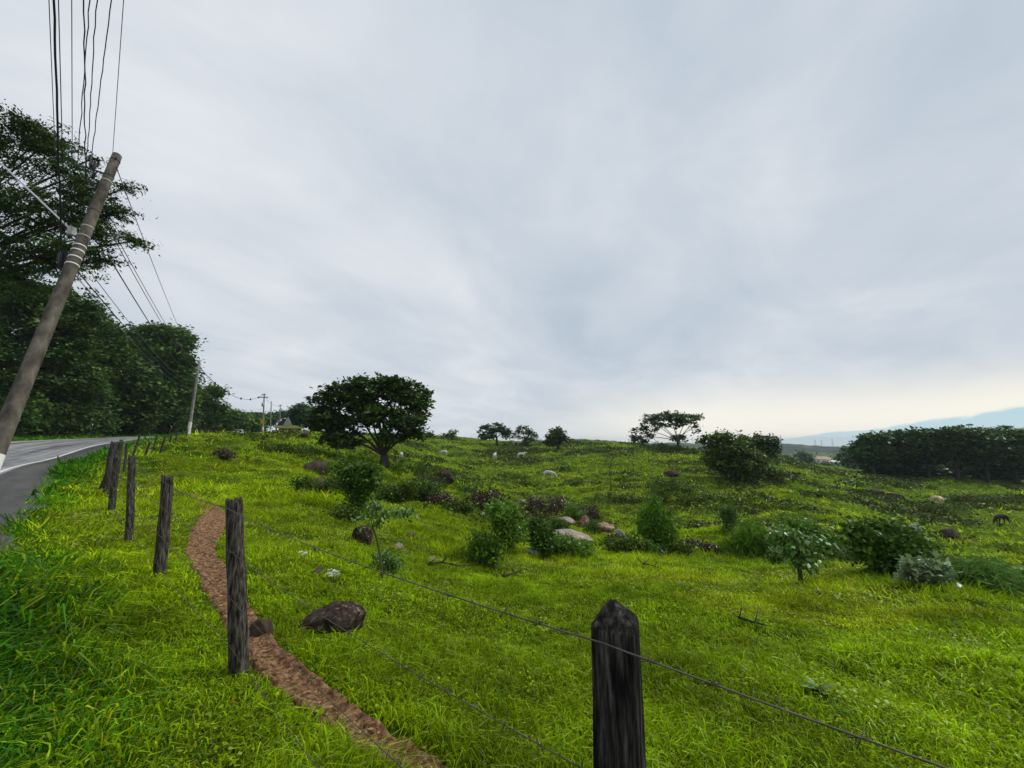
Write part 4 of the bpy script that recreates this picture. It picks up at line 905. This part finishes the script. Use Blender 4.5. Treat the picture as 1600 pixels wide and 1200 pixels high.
# the near squared post with its pointed top
def near_post():
    base = Vector((.246,1.03,G(.246,1.03)-.3)); W = .112; bm = bmesh.new(); H = 1.155-base.z
    rows = 28; m = 6; ring = []
    pts = []
    for sx, sy in ((-1,-1),(1,-1),(1,1),(-1,1)):
        nx = {(-1,-1):(1,-1),(1,-1):(1,1),(1,1):(-1,1),(-1,1):(-1,-1)}[(sx,sy)]
        for k in range(m):
            t = k/m; pts.append((sx+(nx[0]-sx)*t, sy+(nx[1]-sy)*t))
    R = Matrix.Rotation(math.radians(-24),3,'Z')
    for i in range(rows+1):
        t = i/rows; z = H*t; row = []
        for k, (x, y) in enumerate(pts):
            ch = max(abs(x),abs(y)); l = math.hypot(x,y); rr = min(1, 1.28/l) if l > 1 else 1
            g = 1+.10*(fbm(np.array([k*2.3]),np.array([t*3.]))[0]-.5)+.045*(fbm(np.array([k*5.1+9]),np.array([t*22.]))[0]-.5)
            if 9 <= k <= 10: g -= .06
            w = W*.5*rr*g*(1.04-.08*t)
            q = R@Vector((x*w, y*w, z)); q.x += .012*math.sin(t*2.2)-.012*(1-t)
            row.append(bm.verts.new(q))
        ring.append(row)
    top = []
    for sc_, dz in ((.9,.010),(.52,.034),(.10,.055)):
        row = []
        for k, (x, y) in enumerate(pts):
            b = ring[rows][k].co; q = Vector((b.x*sc_+.004, b.y*sc_, H+dz+.006*(fbm(np.array([k*1.9]),np.array([dz*60]))[0]-.5)))
            row.append(bm.verts.new(q))
        top.append(row)
    rr = ring+top
    for a, b in zip(rr[:-1], rr[1:]):
        for k in range(len(pts)): bm.faces.new((a[k], a[(k+1)%len(pts)], b[(k+1)%len(pts)], b[k]))
    bm.faces.new(top[-1])
    me = bpy.data.meshes.new('fence_post'); bm.to_mesh(me); bm.free(); me.materials.append(M['post_black'])
    for p in me.polygons: p.use_smooth = True
    o = link_mesh('fence_post', me, FN, base); o['label'] = 'nearest squared black post with a pointed top'
    e = o.modifiers.new('edges','EDGE_SPLIT'); e.split_angle = math.radians(38)
    return Vector((.246,1.03,base.z+.3)), Vector((.246,1.03,1.13))
posts.append(near_post())
PL = [(372,1060,367,779,2.94,.055,'post_gray'),(247,908,262,742,4.83,.060,'post_gray'),(201,848,207,712,6.5,.050,'post_gray'),
      (173,806,184,703,9.2,.062,'post_gray'),(163,780,178,690,12.4,.095,'post_far')]
for i, (bx, by, tx, ty, fw, r, mt) in enumerate(PL):
    b = at_fwd(bx,by,fw); b[2] = G(b[0],b[1]); t = at_fwd(tx,ty,fw)
    post_round(b, t, r, mt, 50+i, n=16); posts.append((Vector(b),Vector(t)))
# brace and slim stakes of the corner
for i, (bx, by, tx, ty, fw, r) in enumerate([(154,778,190,687,13.0,.05),(176,790,190,690,11.5,.05)]):
    b = at_fwd(bx,by,fw); b[2] = G(b[0],b[1]); post_round(b, at_fwd(tx,ty,fw), r, 'post_far', 70+i)
SM = [(200,198.5,16.5,.06),(209,217,19,.05),(227.5,234,21.5,.06),(239,244.5,24,.05),(252.5,257,26.5,.065),(263.5,267.5,29.5,.06),(272.5,276.5,33,.06),(281,284,36.5,.055),(289.5,291,41,.055),
      (302,303,47,.05),(309,310,51,.05),(318.5,319,56,.05),(326.5,327,61,.05),(335,334,66,.05),(344,345,71,.05),(354,354,77,.05)]
for i, (bx, tx, fw, r) in enumerate(SM):
    x = (bx-800)/F*fw*CP; z = G(x,fw); b = Vector((x,fw,z)); t = Vector(((tx-800)/F*fw*CP, fw, z+1.22+.12*math.sin(i*2.3)))
    post_round(b, t, r*.85, 'post_far', 80+i, n=8); posts.append((b,t))
posts.insert(0, (Vector((3.0,-.2,G(3,-.2))), Vector((3.0,-.2,.86)))); post_round(*posts[0], .06, 'post_gray', 99)
def barbed(h0, label):
    mb = MB(); rnd = random.Random(int(h0*100))
    off = []
    for i_ in range(len(posts)):
        d_ = posts[min(i_+1,len(posts)-1)][0]-posts[max(i_-1,0)][0]; off.append(Vector((-d_.y,d_.x,0)).normalized()*(.074 if i_ == 1 else .062 if i_ < 6 else .04))
    for i_, ((b0,t0), (b1,t1)) in enumerate(zip(posts[:-1], posts[1:])):
        p0 = b0.lerp(t0,h0*(1.058 if i_ == 1 else 1))+off[i_]; p1 = b1.lerp(t1,h0*(1.058 if i_ == 0 else 1))+off[i_+1]
        L = (p1-p0).length; n = 14; sag = .012*L
        pts = [p0.lerp(p1,i/n)+Vector((0,0,-sag*4*(i/n)*(1-i/n))) for i in range(n+1)]
        r = (.0022 if h0 > .9 else .0016) if L < 4 and p1.y < 14 else .0026
        if p1.y > 15: r = .007
        mb.tube(pts, r, 5, cap=False)
        if p1.y < 14:
            for i in range(int(L/.12)):
                t = (i+.5)*.12/L; c = p0.lerp(p1,t)+Vector((0,0,-sag*4*t*(1-t)))
                for k in range(2):
                    d = Vector((rnd.uniform(-1,1),rnd.uniform(-1,1),rnd.uniform(-1,1))).normalized()*.02
                    mb.tube([c-d,c+d],[.0012,.0012],3)
    o = mb.build('barbed_wire', M['barb'], FN); return o
for h in (.955,.72,.46,.2): barbed(h,'')
# ------------------------------------------------------------------ utility poles
def ring(mb, c, d, r, h=.03, n=14): mb.tube([c-d*h/2, c+d*h/2], r, n)
def pole1():
    base = at_fwd(-86,900,5.0); base[2] = G(base[0],base[1]); a = Vector(base); b = Vector(at_fwd(183,243,7.4))
    root = empty('utility_pole', a, 'leaning concrete utility pole at the roadside with white bands and insulators', 'utility pole')
    d = (b-a).normalized(); L = (b-a).length; P = lambda t: d*L*t
    mb = MB(); n = 16; mb.tube([P(0)-d*.4]+[P(t) for t in np.linspace(.0,1,14)], [.106]+[.104-.027*t for t in np.linspace(0,1,14)], n)
    mb.build('shaft', M['concrete'], root)
    rr = lambda t: .104-.027*t
    mb = MB(); tb = [0, .06,.12,.185]; mb.tube([P(t) for t in tb], [rr(t)+.003 for t in tb], n, cap=False); mb.build('painted_band', M['whitepaint'], root)
    def tpix(py):                                     # fraction up the shaft seen at photo row py
        best = min(np.linspace(0,1,400), key=lambda t: abs((600-F*(((a+P(t)).z-CH)*CP-(a+P(t)).y*SP)/depth(a+P(t)))-py)); return best
    for py in (252,):
        t = tpix(py); mb = MB(); ring(mb, P(t), d, rr(t)+.006, .03); mb.build('clamp', M['black_metal'], root)
        side = Vector((.75,-.6,-.1)).normalized(); mb = MB(); mb.tube([P(t)-side*.2, P(t)+side*.2], .012, 6); mb.build('bolt', M['black_metal'], root)
    for py in (276,284,331,356,371): 
        t = tpix(py); mb = MB(); ring(mb, P(t), d, rr(t)+.006, .022); mb.build('clamp', M['black_metal' if py in (276,331) else 'metal'], root)
    for py in (386,393,404,415):
        t = tpix(py); mb = MB(); ring(mb, P(t), d, rr(t)+.006, .024); mb.build('strap', M['whitepaint'], root)
    # bracket with spacer cables on the road side
    t = tpix(276); q = P(t); arm = [Vector(at_fwd(px,py,7.2))-a for px,py in ((165,272),(140,263),(118,257))]; mb = MB(); mb.tube([q]+arm, [.025,.022,.02,.018], 7); mb.build('bracket_arm', M['black_metal'], root)
    arm2 = [Vector(at_fwd(px,py,7.2))-a for px,py in ((150,287),(135,283),(128,279))]; mb = MB(); mb.tube([P(tpix(284))]+arm2, [.02,.02,.018,.016], 7); mb.build('bracket_arm', M['black_metal'], root)
    for px, py in ((148,260),(143,257),(141,247),(146,274)):
        c = Vector(at_fwd(px,py,7.2))-a; mb = MB()
        zz = [-.07,-.05,-.045,-.02,-.015,.01,.015,.05,.07]; rd = [.015,.035,.02,.042,.022,.042,.022,.03,.012]
        mb.tube([c+Vector((.3*z,0,z)) for z in zz], rd, 10); mb.build('insulator', M['black_metal'], root)
    c = Vector(at_fwd(112,361,6.9))-a; mb = MB(); mb.box(c,(.09,.09,.16)); mb.build('junction_box', M['metal'], root, smooth=False, bevel=.01)
    c = Vector(at_fwd(99,405,6.6))-a
    mb = MB()
    for k in range(5): 
        g = 2*PI*k/5; mb.tube([c+Vector((.02*math.cos(g),.02*math.sin(g),-.16)),c+Vector((.05*math.cos(g),.05*math.sin(g),-.05)),c+Vector((.05*math.cos(g),.05*math.sin(g),.07)),c+Vector((.02*math.cos(g),.02*math.sin(g),.16))],.03,6)
    mb.tube([c+Vector((0,0,-.18)), c+Vector((0,0,.17))],[.06,.05],8)
    mb.build('cable_coil', M['black_metal'], root)
    return a, b, lambda py: a+P(tpix(py))
A1, B1, onp1 = pole1()
def pole(px, fw, toppx, toppy, r0, label, arms=(), band=1.4, sign=False, box=False):
    x = (px-800)/F*fw*CP; a = Vector((x,fw,G(x,fw))); b = Vector(at_fwd(toppx,toppy,fw))
    root = empty('utility_pole', a, label, 'utility pole')
    d = (b-a).normalized(); L = (b-a).length
    mb = MB(); mb.tube([d*-.3]+[d*L*t for t in np.linspace(0,1,6)], [r0]+[r0*(1-.38*t) for t in np.linspace(0,1,6)], 12); mb.build('shaft', M['concrete_lit'], root)
    mb = MB(); mb.tube([d*0, d*band], [r0+.004, r0*(1-.38*band/L)+.004], 12, cap=False); mb.build('painted_band', M['whitepaint'], root)
    for t, half, th in arms:
        c = d*L*t; mb = MB(); mb.box(c+Vector((0,-.16,0)), (half*2,.1,th)); mb.build('crossarm', M['wood'], root, smooth=False)
        for s in (-.9,-.35,.35,.9):
            mb = MB(); q = c+Vector((s*half,-.16,th/2)); mb.tube([q,q+Vector((0,0,.06)),q+Vector((0,0,.1)),q+Vector((0,0,.2))],[.025,.03,.07,.03],8); mb.build('insulator', M['black_metal'], root)
    if sign:
        mb = MB(); mb.box(d*2.6+Vector((-.05,-.22,0)), (.75,.03,.95)); mb.build('sign_plate', M['yellow'], root, smooth=False)
    if box:
        mb = MB(); mb.tube([d*L*.72+Vector((.0,-.34,-.4)), d*L*.72+Vector((0,-.34,.4))], .24, 12); mb.build('transformer', M['metal'], root)
    return a, b
A2, B2 = pole(293,45,312,563,.17,'slim concrete utility pole with white painted foot at the road bend',band=1.7)
for z in (-.5,-2.9,-4.2):
    c = B2+Vector((-.3,0,z+.0)); mb = MB(); mb.box(c-A2,(.6,.06,.06)); o = mb.build('bracket_arm', M['black_metal'], bpy.data.objects['utility_pole.001'], smooth=False)
    mb = MB(); q = c-A2+Vector((-.28,0,.03)); mb.tube([q-Vector((0,0,.1)),q+Vector((0,0,.0)),q+Vector((0,0,.12))],[.03,.07,.03],8); mb.build('insulator', M['black_metal'], bpy.data.objects['utility_pole.001'])
A3, B3 = pole(409,84,413,615,.19,'far utility pole with wooden crossarm, transformer and yellow sign',arms=((.9,1.0,.14),(.965,.45,.1)),sign=True,box=True)
A4, B4 = pole(421,100,424,627,.17,'plain far utility pole just right of the yellow-signed pole')
A5, B5 = pole(436,122,438,632,.17,'farthest utility pole, behind the gatehouse roof',arms=((.95,.6,.12),))
# ------------------------------------------------------------------ wires
def wire(p, q, sag, r, label, mat='wire', group='overhead cables', n=24, wave=0, dampers=()):
    p, q = Vector(p), Vector(q); rnd = random.Random(label); mb = MB()
    pts = []
    for i in range(n+1):
        t = i/n; c = p.lerp(q,t); c.z -= sag*4*t*(1-t)
        if wave and 0 < i < n: c += Vector((rnd.uniform(-1,1),rnd.uniform(-1,1),rnd.uniform(-1,1)))*wave
        pts.append(c-p)
    mb.tube(pts, r, 6, cap=False)
    for t in dampers:
        c = p.lerp(q,t)-p; c.z -= sag*4*t*(1-t); mb.tube([c+Vector((0,0,-.22)),c+Vector((0,0,-.1)),c+Vector((0,0,.1)),c+Vector((0,0,.22))],[.03,.12,.12,.03],6)
    return tag(mb.build('cable', M[mat], None, loc=p), label, 'cable', group)
# from the leaning pole towards and over the viewer: (lower pixel, top pixel at frame edge)
UP = [((86,236),(76,-12),.010,'wire_gray','thin grey cable, leftmost of those rising from the leaning pole',6.9,0),
 ((96,400),(84,-12),.026,'wire','thick black cable bundle rising from the coil on the leaning pole',6.6,.012),
 ((101,372),(91,-12),.011,'wire','thin black cable hugging the thick cable bundle',6.8,0),
 ((113,268),(112,-12),.010,'wire_gray','straight vertical grey cable left of the twisted pair',7.1,0),
 ((120,262),(141,-12),.012,'wire','wavy black cable crossing the twisted pair',7.1,.022),
 ((133,290),(131,-12),.015,'wire','wavy black cable, left strand of the twisted pair',7.2,.028),
 ((135,262),(152,-12),.012,'wire','wavy cable, right strand beside the twisted pair',7.2,.022),
 ((143,247),(175,-12),.012,'wire','slanting black cable ending at the insulator on the bracket',7.3,.01),
 ((176,241),(194,-12),.009,'wire_gray','thin cable ending at the tip of the leaning pole',7.4,0)]
for (lp, up, r, mt, lab, fw, wv) in UP:
    p = Vector(at_fwd(*lp,fw)); q0 = Vector(at_fwd(up[0],up[1],4.4)); q = p+(q0-p)*1.5
    wire(p, q, .0, r*.55, lab, mt, wave=wv*.55, n=26 if wv else 12)
q = Vector(at_fwd(-40,216,8.6)); wire(at_fwd(112,360,6.9), q+(q-Vector(at_fwd(112,360,6.9)))*.6, .0, .017, 'pale straight stay cable slanting up to the left from the junction box','pale_cable')
# from the leaning pole to the second pole
S12 = [((182,262),(310,570),.5,.011,'wire_gray','thin upper cable from the leaning pole tip to the second pole',()),
 ((163,345),(307,575),.55,.011,'wire','spaced power cable, lower strand between the first two poles',(.42,)),
 ((170,348),(309,572),.5,.010,'wire','spaced power cable, upper strand between the first two poles',(.42,)),
 ((118,420),(303,600),.7,.014,'wire','thick lower cable from the straps to the second pole',()),
 ((116,428),(302,606),.75,.009,'wire_gray','thin lowest cable beneath the thick lower cable',()),
 ((130,410),(304,594),.8,.009,'wire_gray','thin grey cable above the thick lower cable',()),
 ((168,398),(306,590),.6,.015,'wire','dark cable dropping steeply into the treetops by the second pole',())]
for (lp, up, sag, r, mt, lab, da) in S12:
    wire(at_fwd(*lp,7.1), at_fwd(up[0],up[1],45), sag, r*.8, lab, mt, dampers=da, n=40)
wire(B2+Vector((-.2,0,-.6)), B3+Vector((-.4,0,-.4)), 2.2, .035, 'sagging cable with dark spacers between second and third poles','wire', dampers=(.18,.36,.55,.73,.9))
wire(B2+Vector((-.2,0,-3.2)), B3+Vector((-.2,0,-3.4)), 1.2, .02, 'thin lower cable between second and third poles','wire_gray')
wire(B3+Vector((.3,0,-.6)), B4+Vector((0,0,-.3)), .4, .025, 'short cable between the third and fourth poles','wire')
wire(B4+Vector((0,0,-.4)), B5+Vector((0,0,-.3)), .5, .025, 'short cable between the fourth and fifth poles','wire')
# roadside marker posts
for px, fw, h, lab in ((140,51,1.5,'thin pale marker post on the far verge under the dark trees'),(264.5,73,1.6,'thin pale marker post on the far verge near the second pole'),(320,89,1.2,'short pale marker stake past the second pole')):
    x = (px-800)/F*fw*CP; p = Vector((x,fw,G(x,fw))); root = empty('marker_post', p, lab, 'marker post', 'marker posts')
    mb = MB(); mb.tube([(0,0,-.2),(0,0,h*.8),(0,0,h)],[.05,.045,.03],8); mb.build('shaft', M['wood'], root)
    mb = MB(); mb.tube([(0,0,h),(0,0,h+.25)],[.052,.045],8); mb.build('cap', M['whitepaint'], root)
# ------------------------------------------------------------------ gatehouse, wall, car
def gatehouse():
    fw = 108; x = (447-800)/F*fw*CP; p = Vector((x,fw,G(x,fw)-.3)); root = empty('gatehouse', p, 'small gatehouse with steep black roof and pale triangular gable on the crest', 'building'); s = depth(p)/F
    bz = lambda py: at_fwd(447,py,fw)[2]-p.z
    ze, zt, zr = bz(669.3), bz(665.2), bz(651)
    mb = MB(); mb.box((-.3,1.5,ze/2),(4.2,3.2,ze)); mb.build('wall', M['wall_cream'], root, smooth=False)
    mb = MB(); mb.box((.2,1.2,(ze+zt)/2),(5.2,4.6,(zt-ze))); mb.build('fascia', M['fascia_yellow'], root, smooth=False)
    hw = 1.35; gx = .7
    mb = MB()                                            # steep front gable roof and a lower black ridge roof beside it
    mb.add([(gx-hw-.12,-1.15,zt),(gx,-1.15,zr+.2),(gx+hw+.12,-1.15,zt),(gx-hw-.12,3.2,zt),(gx,3.2,zr+.2),(gx+hw+.12,3.2,zt)],[(0,1,4,3),(1,2,5,4),(3,4,5),(0,3,5,2)])
    mb.add([(-2.5,-.9,zt),(-2.5,3.3,zt),(-2.2,1.2,zr-.5),(gx,1.2,zr-.5),(gx,-.9,zt),(gx,3.3,zt)],[(0,4,3,2),(1,2,3,5),(0,2,1)])
    mb.build('roof', M['roof_black'], root, smooth=False)
    mb = MB(); mb.add([(gx-hw,-1.2,zt),(gx+hw,-1.2,zt),(gx,-1.2,zr),(gx-hw,-1.17,zt),(gx+hw,-1.17,zt),(gx,-1.17,zr)],[(0,1,2),(5,4,3),(0,3,4,1),(1,4,5,2),(2,5,3,0)]); mb.build('gable', M['gable_green'], root, smooth=False)
    mb = MB(); mb.box((-1.4,-.12,1.05),(.9,.06,2.1)); mb.build('door', M['roof_black'], root, smooth=False)
    mb = MB(); mb.box((.7,-.12,1.5),(1.3,.06,1.0)); w_ = mb.build('window', M['glass'], root, smooth=False)
    mb = MB()
    for c, z in (((.7,-.13,2.04),(1.5,.1,.09)),((.7,-.13,.96),(1.5,.1,.09)),((.01,-.13,1.5),(.09,.1,1.0)),((1.39,-.13,1.5),(.09,.1,1.0))): mb.box(c,z)
    mb.build('frame', M['wall_white'], w_, smooth=False)
gatehouse()
def low_wall():
    a = Vector(((398-800)/F*87*CP,87,0)); b = Vector(((432-800)/F*93*CP,93,0)); a.z = G(a.x,a.y); b.z = G(b.x,b.y)
    root = empty('low_wall', a, 'low white roadside wall at the foot of the far poles', 'wall'); d = b-a; d.z = 0; L = d.length; R = Matrix.Rotation(math.atan2(d.y,d.x),3,'Z')
    mb = MB(); mb.box(R@Vector((L/2,0,.3)),(L,.2,1.1),R); mb.build('wall', M['wall_white'], root, smooth=False)
    mb = MB(); mb.box(R@Vector((L/2,0,.89)),(L+.1,.3,.08),R); mb.build('coping', M['concrete'], root, smooth=False)
low_wall()
def car():
    fw = 85; x = (371-800)/F*fw*CP; p = Vector((x,fw,G(x,fw)+.05)); root = empty('parked_car', p, 'white car standing on the road beyond the fence, by the trees', 'car', rz=math.radians(30))
    prof = [(-.84,.28),(-.88,.55),(-.86,.85),(-.80,.98),(-.62,1.42),(-.5,1.5)]; prof = prof+[(-x_,z) for x_,z in prof[::-1]]
    bm = bmesh.new(); secs = []
    for y, sx, zt, zb in ((-2.05,.8,.72,.35),(-2.0,.93,.86,.25),(-1.1,1.0,1.0,.22),(-.55,1.0,1.46,.22),(.1,1.0,1.52,.22),(1.2,.98,1.5,.22),(1.8,.97,1.1,.22),(2.0,.9,.9,.35)):
        secs.append([bm.verts.new((px_*sx, y, max(zb, min(z,zt)))) for px_, z in prof])
    n = len(prof)
    for s0, s1 in zip(secs[:-1],secs[1:]):
        for k in range(n): bm.faces.new((s0[k], s0[(k+1)%n], s1[(k+1)%n], s1[k]))
    bm.faces.new(secs[0]); bm.faces.new(secs[-1][::-1])
    bmesh.ops.recalc_face_normals(bm, faces=bm.faces)
    me = bpy.data.meshes.new('body'); bm.to_mesh(me); bm.free(); me.materials.append(M['paint_white'])
    link_mesh('body', me, root)
    mb = MB(); mb.add([(-.7,-1.12,1.03),(.7,-1.12,1.03),(.56,-.6,1.44),(-.56,-.6,1.44)],[(0,1,2,3)]); mb.add([(-.7,-1.16,1.03),(.7,-1.16,1.03),(.56,-.64,1.44),(-.56,-.64,1.44)],[(0,1,2,3)]); mb.build('windscreen', M['glass'], root, smooth=False)
    for s in (-1,1):
        mb = MB(); mb.box((s*.84,.3,1.22),(.04,2.0,.34)); mb.build('window', M['glass'], root, smooth=False)
        mb = MB(); mb.box((s*.6,-2.04,.68),(.34,.06,.16)); mb.build('headlight', M['lamp_glass'], root, smooth=False, bevel=.02)
        for y in (-1.35,1.3):
            mb = MB(); mb.tube([(s*.72,y,.31),(s*.9,y,.31)], .31, 18); wl = mb.build('wheel', M['rubber'], root)
            mb = MB(); mb.tube([(s*.895,y,.31),(s*.91,y,.31)], .19, 14); mb.build('rim', M['metal'], wl)
    mb = MB(); mb.box((0,-2.06,.5),(1.3,.06,.16)); mb.build('grille', M['black_metal'], root, smooth=False)
car()
# ------------------------------------------------------------------ cattle
def cow_mesh(name, mat, graze=True, lying=False):
    V = [(-.0,0,1.02)]; E = []; Rr = [(.24,.30)]
    def ch(par, pts, rad):
        for p, r in zip(pts, rad):
            V.append(p); Rr.append((r,r) if not hasattr(r,'__len__') else r); E.append((par,len(V)-1)); par = len(V)-1
        return par
    dz = -.55 if lying else 0
    V[0] = (0,0,1.02+dz)
    hip = ch(0,[(-.38,0,1.05+dz),(-.72,0,1.08+dz)],[.28,.2])
    sh = ch(0,[(.35,0,1.02+dz),(.68,0,1.05+dz)],[.30,.24])
    if graze: nk = ch(sh,[(.95,0,.92+dz),(1.18,0,.62+dz),(1.3,0,.42+max(dz,-.2)),(1.42,0,.18+max(dz,-.1))],[.16,.12,.11,.065])
    else: nk = ch(sh,[(.92,0,1.2+dz),(1.08,0,1.42+dz),(1.28,0,1.38+dz),(1.48,0,1.24+dz)],[.16,.12,.11,.065])
    head = nk-1
    hx, _, hz = V[head]
    for s in (-1,1): ch(head,[(hx-.04,s*.12,hz+.08),(hx-.1,s*.26,hz+.08)],[.035,.02])
    ch(hip,[(-.86,.0,1.02+dz),(-.92,0,.7+dz*.6),(-.92,0,.45+dz*.3)],[.035,.02,.03])
    if lying:
        for s in (-1,1):
            ch(sh,[(.75,s*.2,.2),(.95,s*.22,.08),(.7,s*.24,.06)],[.1,.06,.04]); ch(hip,[(-.6,s*.26,.25),(-.3,s*.34,.12),(-.62,s*.36,.06)],[.14,.08,.04])
    else:
        for s in (-1,1):
            f = .06*s
            ch(sh,[(.64,s*.17,.78),(.62+f,s*.17,.45),(.64+f*1.5,s*.17,.12),(.66+f*1.5,s*.17,.03)],[.12,.07,.045,.055])
            ch(hip,[(-.66,s*.18,.8),(-.58-f,s*.18,.55),(-.76-f,s*.18,.38),(-.74-f*1.5,s*.18,.1),(-.72-f*1.5,s*.18,.03)],[.17,.09,.055,.042,.055])
    me = bpy.data.meshes.new(name+'_skin'); me.from_pydata(V,E,[]); me.update()
    o = bpy.data.objects.new('tmp', me); COL.objects.link(o)
    o.modifiers.new('s','SKIN'); sub = o.modifiers.new('u','SUBSURF'); sub.levels = 2; sub.render_levels = 2
    for sv, r in zip(me.skin_vertices[0].data, Rr): sv.radius = r
    for i, sv in enumerate(me.skin_vertices[0].data): sv.use_root = (i == 0)
    dg = bpy.context.evaluated_depsgraph_get(); res = bpy.data.meshes.new_from_object(o.evaluated_get(dg))
    bpy.data.objects.remove(o); res.name = name; res.materials.clear(); res.materials.append(M[mat])
    for p in res.polygons: p.use_smooth = True
    return res
CW = cow_mesh('cow_white','cow_white'); CW2 = cow_mesh('cow_up','cow_white',False); CC = cow_mesh('cow_cream','cow_cream'); CB = cow_mesh('cow_black','cow_black')
for me, px, py, rz, sc, lab in ((CW,857,749,-15,1.0,'white cow grazing on the lower hillside, nearest of the white cattle'),
    (CW,693,713,170,1.0,'white cow standing by dark scrub right of the lone tree'),(CW2,773,718,80,1.0,'white cow standing end-on above the lower hillside'),
    (CW2,814,717,12,1.0,'white cow with raised head below the dark scrub line'),(CW,627,717,95,.55,'small white calf beside the lone tree trunk'),
    (CC,1467,790,80,.95,'cream-coloured cow seen from behind on the right-hand slope'),(CB,1567,820,188,.95,'black cow grazing on the far right slope')):
    p = hit(px,py); root = bpy.data.objects.new('cow', me); COL.objects.link(root); root.location = p+Vector((0,0,.02)); root.rotation_euler = (0,0,math.radians(rz)); root.scale = (sc,)*3
    tag(root, lab, 'cow', 'cattle grazing on the hillside')
# ------------------------------------------------------------------ valley beyond
def hills():
    nx, ny = 260, 50; V = []; Fc = []
    for j in range(ny):
        for i in range(nx):
            x = -300+2100*i/(nx-1); y = 760+520*j/(ny-1); t = j/(ny-1)
            prof = math.sin(min(t*1.35,1)*PI/2)*(1 if t < .74 else max(0,1-(t-.74)/.26)**.6)
            hh = 26+9*math.sin(x*.004+.6)+5*math.sin(x*.011)+5*(float(fbm(np.array([x*.02]),np.array([y*.02]),4)[0])-.5)*2
            bump = (float(fbm(np.array([x*.09]),np.array([y*.07]),3)[0])-.5)*7
            V.append((x,y,-30+prof*hh+bump*min(1,t*4)))
    for j in range(ny-1):
        for i in range(nx-1): Fc.append((j*nx+i, j*nx+i+1, (j+1)*nx+i+1, (j+1)*nx+i))
    me = bpy.data.meshes.new('hills'); me.from_pydata(V,[],Fc); me.materials.append(M['hill']); me.update()
    for p in me.polygons: p.use_smooth = True
    tag(link_mesh('hills', me), 'hazy wooded ridge across the valley', 'hill', kind='structure')
hills()
def house(px, py, fw, w, d, h, roof, label, rz):
    p = Vector(at_fwd(px,py,fw)); root = empty('house', p, label, 'house', rz=math.radians(rz))
    mb = MB(); mb.box((0,0,h/2-2),(w,d,h+4)); mb.build('wall', M['wall_white'], root, smooth=False)
    rh = w*.16; o = .6; mb = MB(); mb.add([(-w/2-o,-d/2-o,h+.05),(w/2+o,-d/2-o,h+.05),(w/2+o,d/2+o,h+.05),(-w/2-o,d/2+o,h+.05),(-w/2+d*.3,0,h+rh),(w/2-d*.3,0,h+rh)],[(0,1,5,4),(1,2,5),(2,3,4,5),(3,0,4),(0,3,2,1)])
    mb.build('roof', M[roof], root, smooth=False)
    for k in (-.28,.05,.32):
        mb = MB(); mb.box((w*k,-d/2-.02,h*.55),(1.3,.1,1.2)); mb.build('window', M['glass'], root, smooth=False)
    mb = MB(); mb.box((w*.2,-d/2-.02,1.05),(1.0,.1,2.1)); mb.build('door', M['wood'], root, smooth=False)
house(1284,724,330,13,9,3.6,'roof_pink','long pink-roofed house in the valley beyond the pasture',-20)
house(1305,728,320,8,6,3.2,'wall_white','small white house right of the pink-roofed house',-10)
house(1346,730,340,14,8,6.5,'wall_white','two-storey white house glimpsed through the loose open tree',10)
house(1360,728,335,8,7,5,'roof_pink','pale house at the left edge of the grove',-5)
house(1324,733,300,6,5,2.8,'roof_pink','low small house right below the valley treeline',8)
for i, (px, py, fw, lob, lab) in enumerate([(1258,728,260,[(1256,713,10,7),(1264,718,8,6),(1250,719,7,5)],'round dark valley tree left of the pink-roofed house'),
   (1298,731,250,[(1292,727,14,4),(1310,729,10,3)],'dark valley hedge tree below the pink-roofed house'),(1232,722,250,[(1230,718,8,4),(1240,720,8,4)],'low valley tree beyond the bushy hill shoulder'),
   (1318,720,300,[(1316,716,9,5),(1326,714,7,6)],'valley tree behind the small houses')]):
    p = Vector(at_fwd(px,py,fw)); tree('tree',lab,'tree',p,lob,(px,py),.4,.9,50,26,2.0,'leaf_far',seed=300+i)
for px, h, lab in ((1274,15,'leftmost of three thin pylons on the far ridge'),(1284,13,'middle of three thin pylons on the far ridge'),(1301,18,'tallest thin pylon on the far ridge')):
    p = Vector(at_fwd(px,694,1120)); p.z -= 6; root = empty('pylon', p, lab, 'pylon', 'pylons on the far ridge')
    mb = MB()
    for sx in (-1,1):
        for sy in (-1,1): mb.tube([(sx*2,sy*2,0),(sx*.5,sy*.5,h+4)],[.22,.16],4)
    for z in np.linspace(2,h,5): mb.tube([(-2+z/h*1.3,0,z),(2-z/h*1.3,0,z+2)],.12,4)
    mb.build('mast', M['metal'], root)
    for z in (h,h+3): 
        mb = MB(); mb.box((0,0,z),(5,.3,.3)); mb.build('crossarm', M['metal'], root, smooth=False)

# ------------------------------------------------------------------ air
def haze():
    m, nt, out = new_mat('air'); v = N(nt,'ShaderNodeVolumePrincipled'); v.inputs['Color'].default_value = (.72,.84,.92,1); v.inputs['Density'].default_value = .0002; v.inputs['Anisotropy'].default_value = 0
    nt.links.new(v.outputs[0], out.inputs['Volume'])
    mb = MB(); mb.box((200,600,-2),(5200,4600,64)); o = mb.build('haze', m, smooth=False); tag(o, 'thin blue air over the valley', 'haze', kind='stuff')
haze()
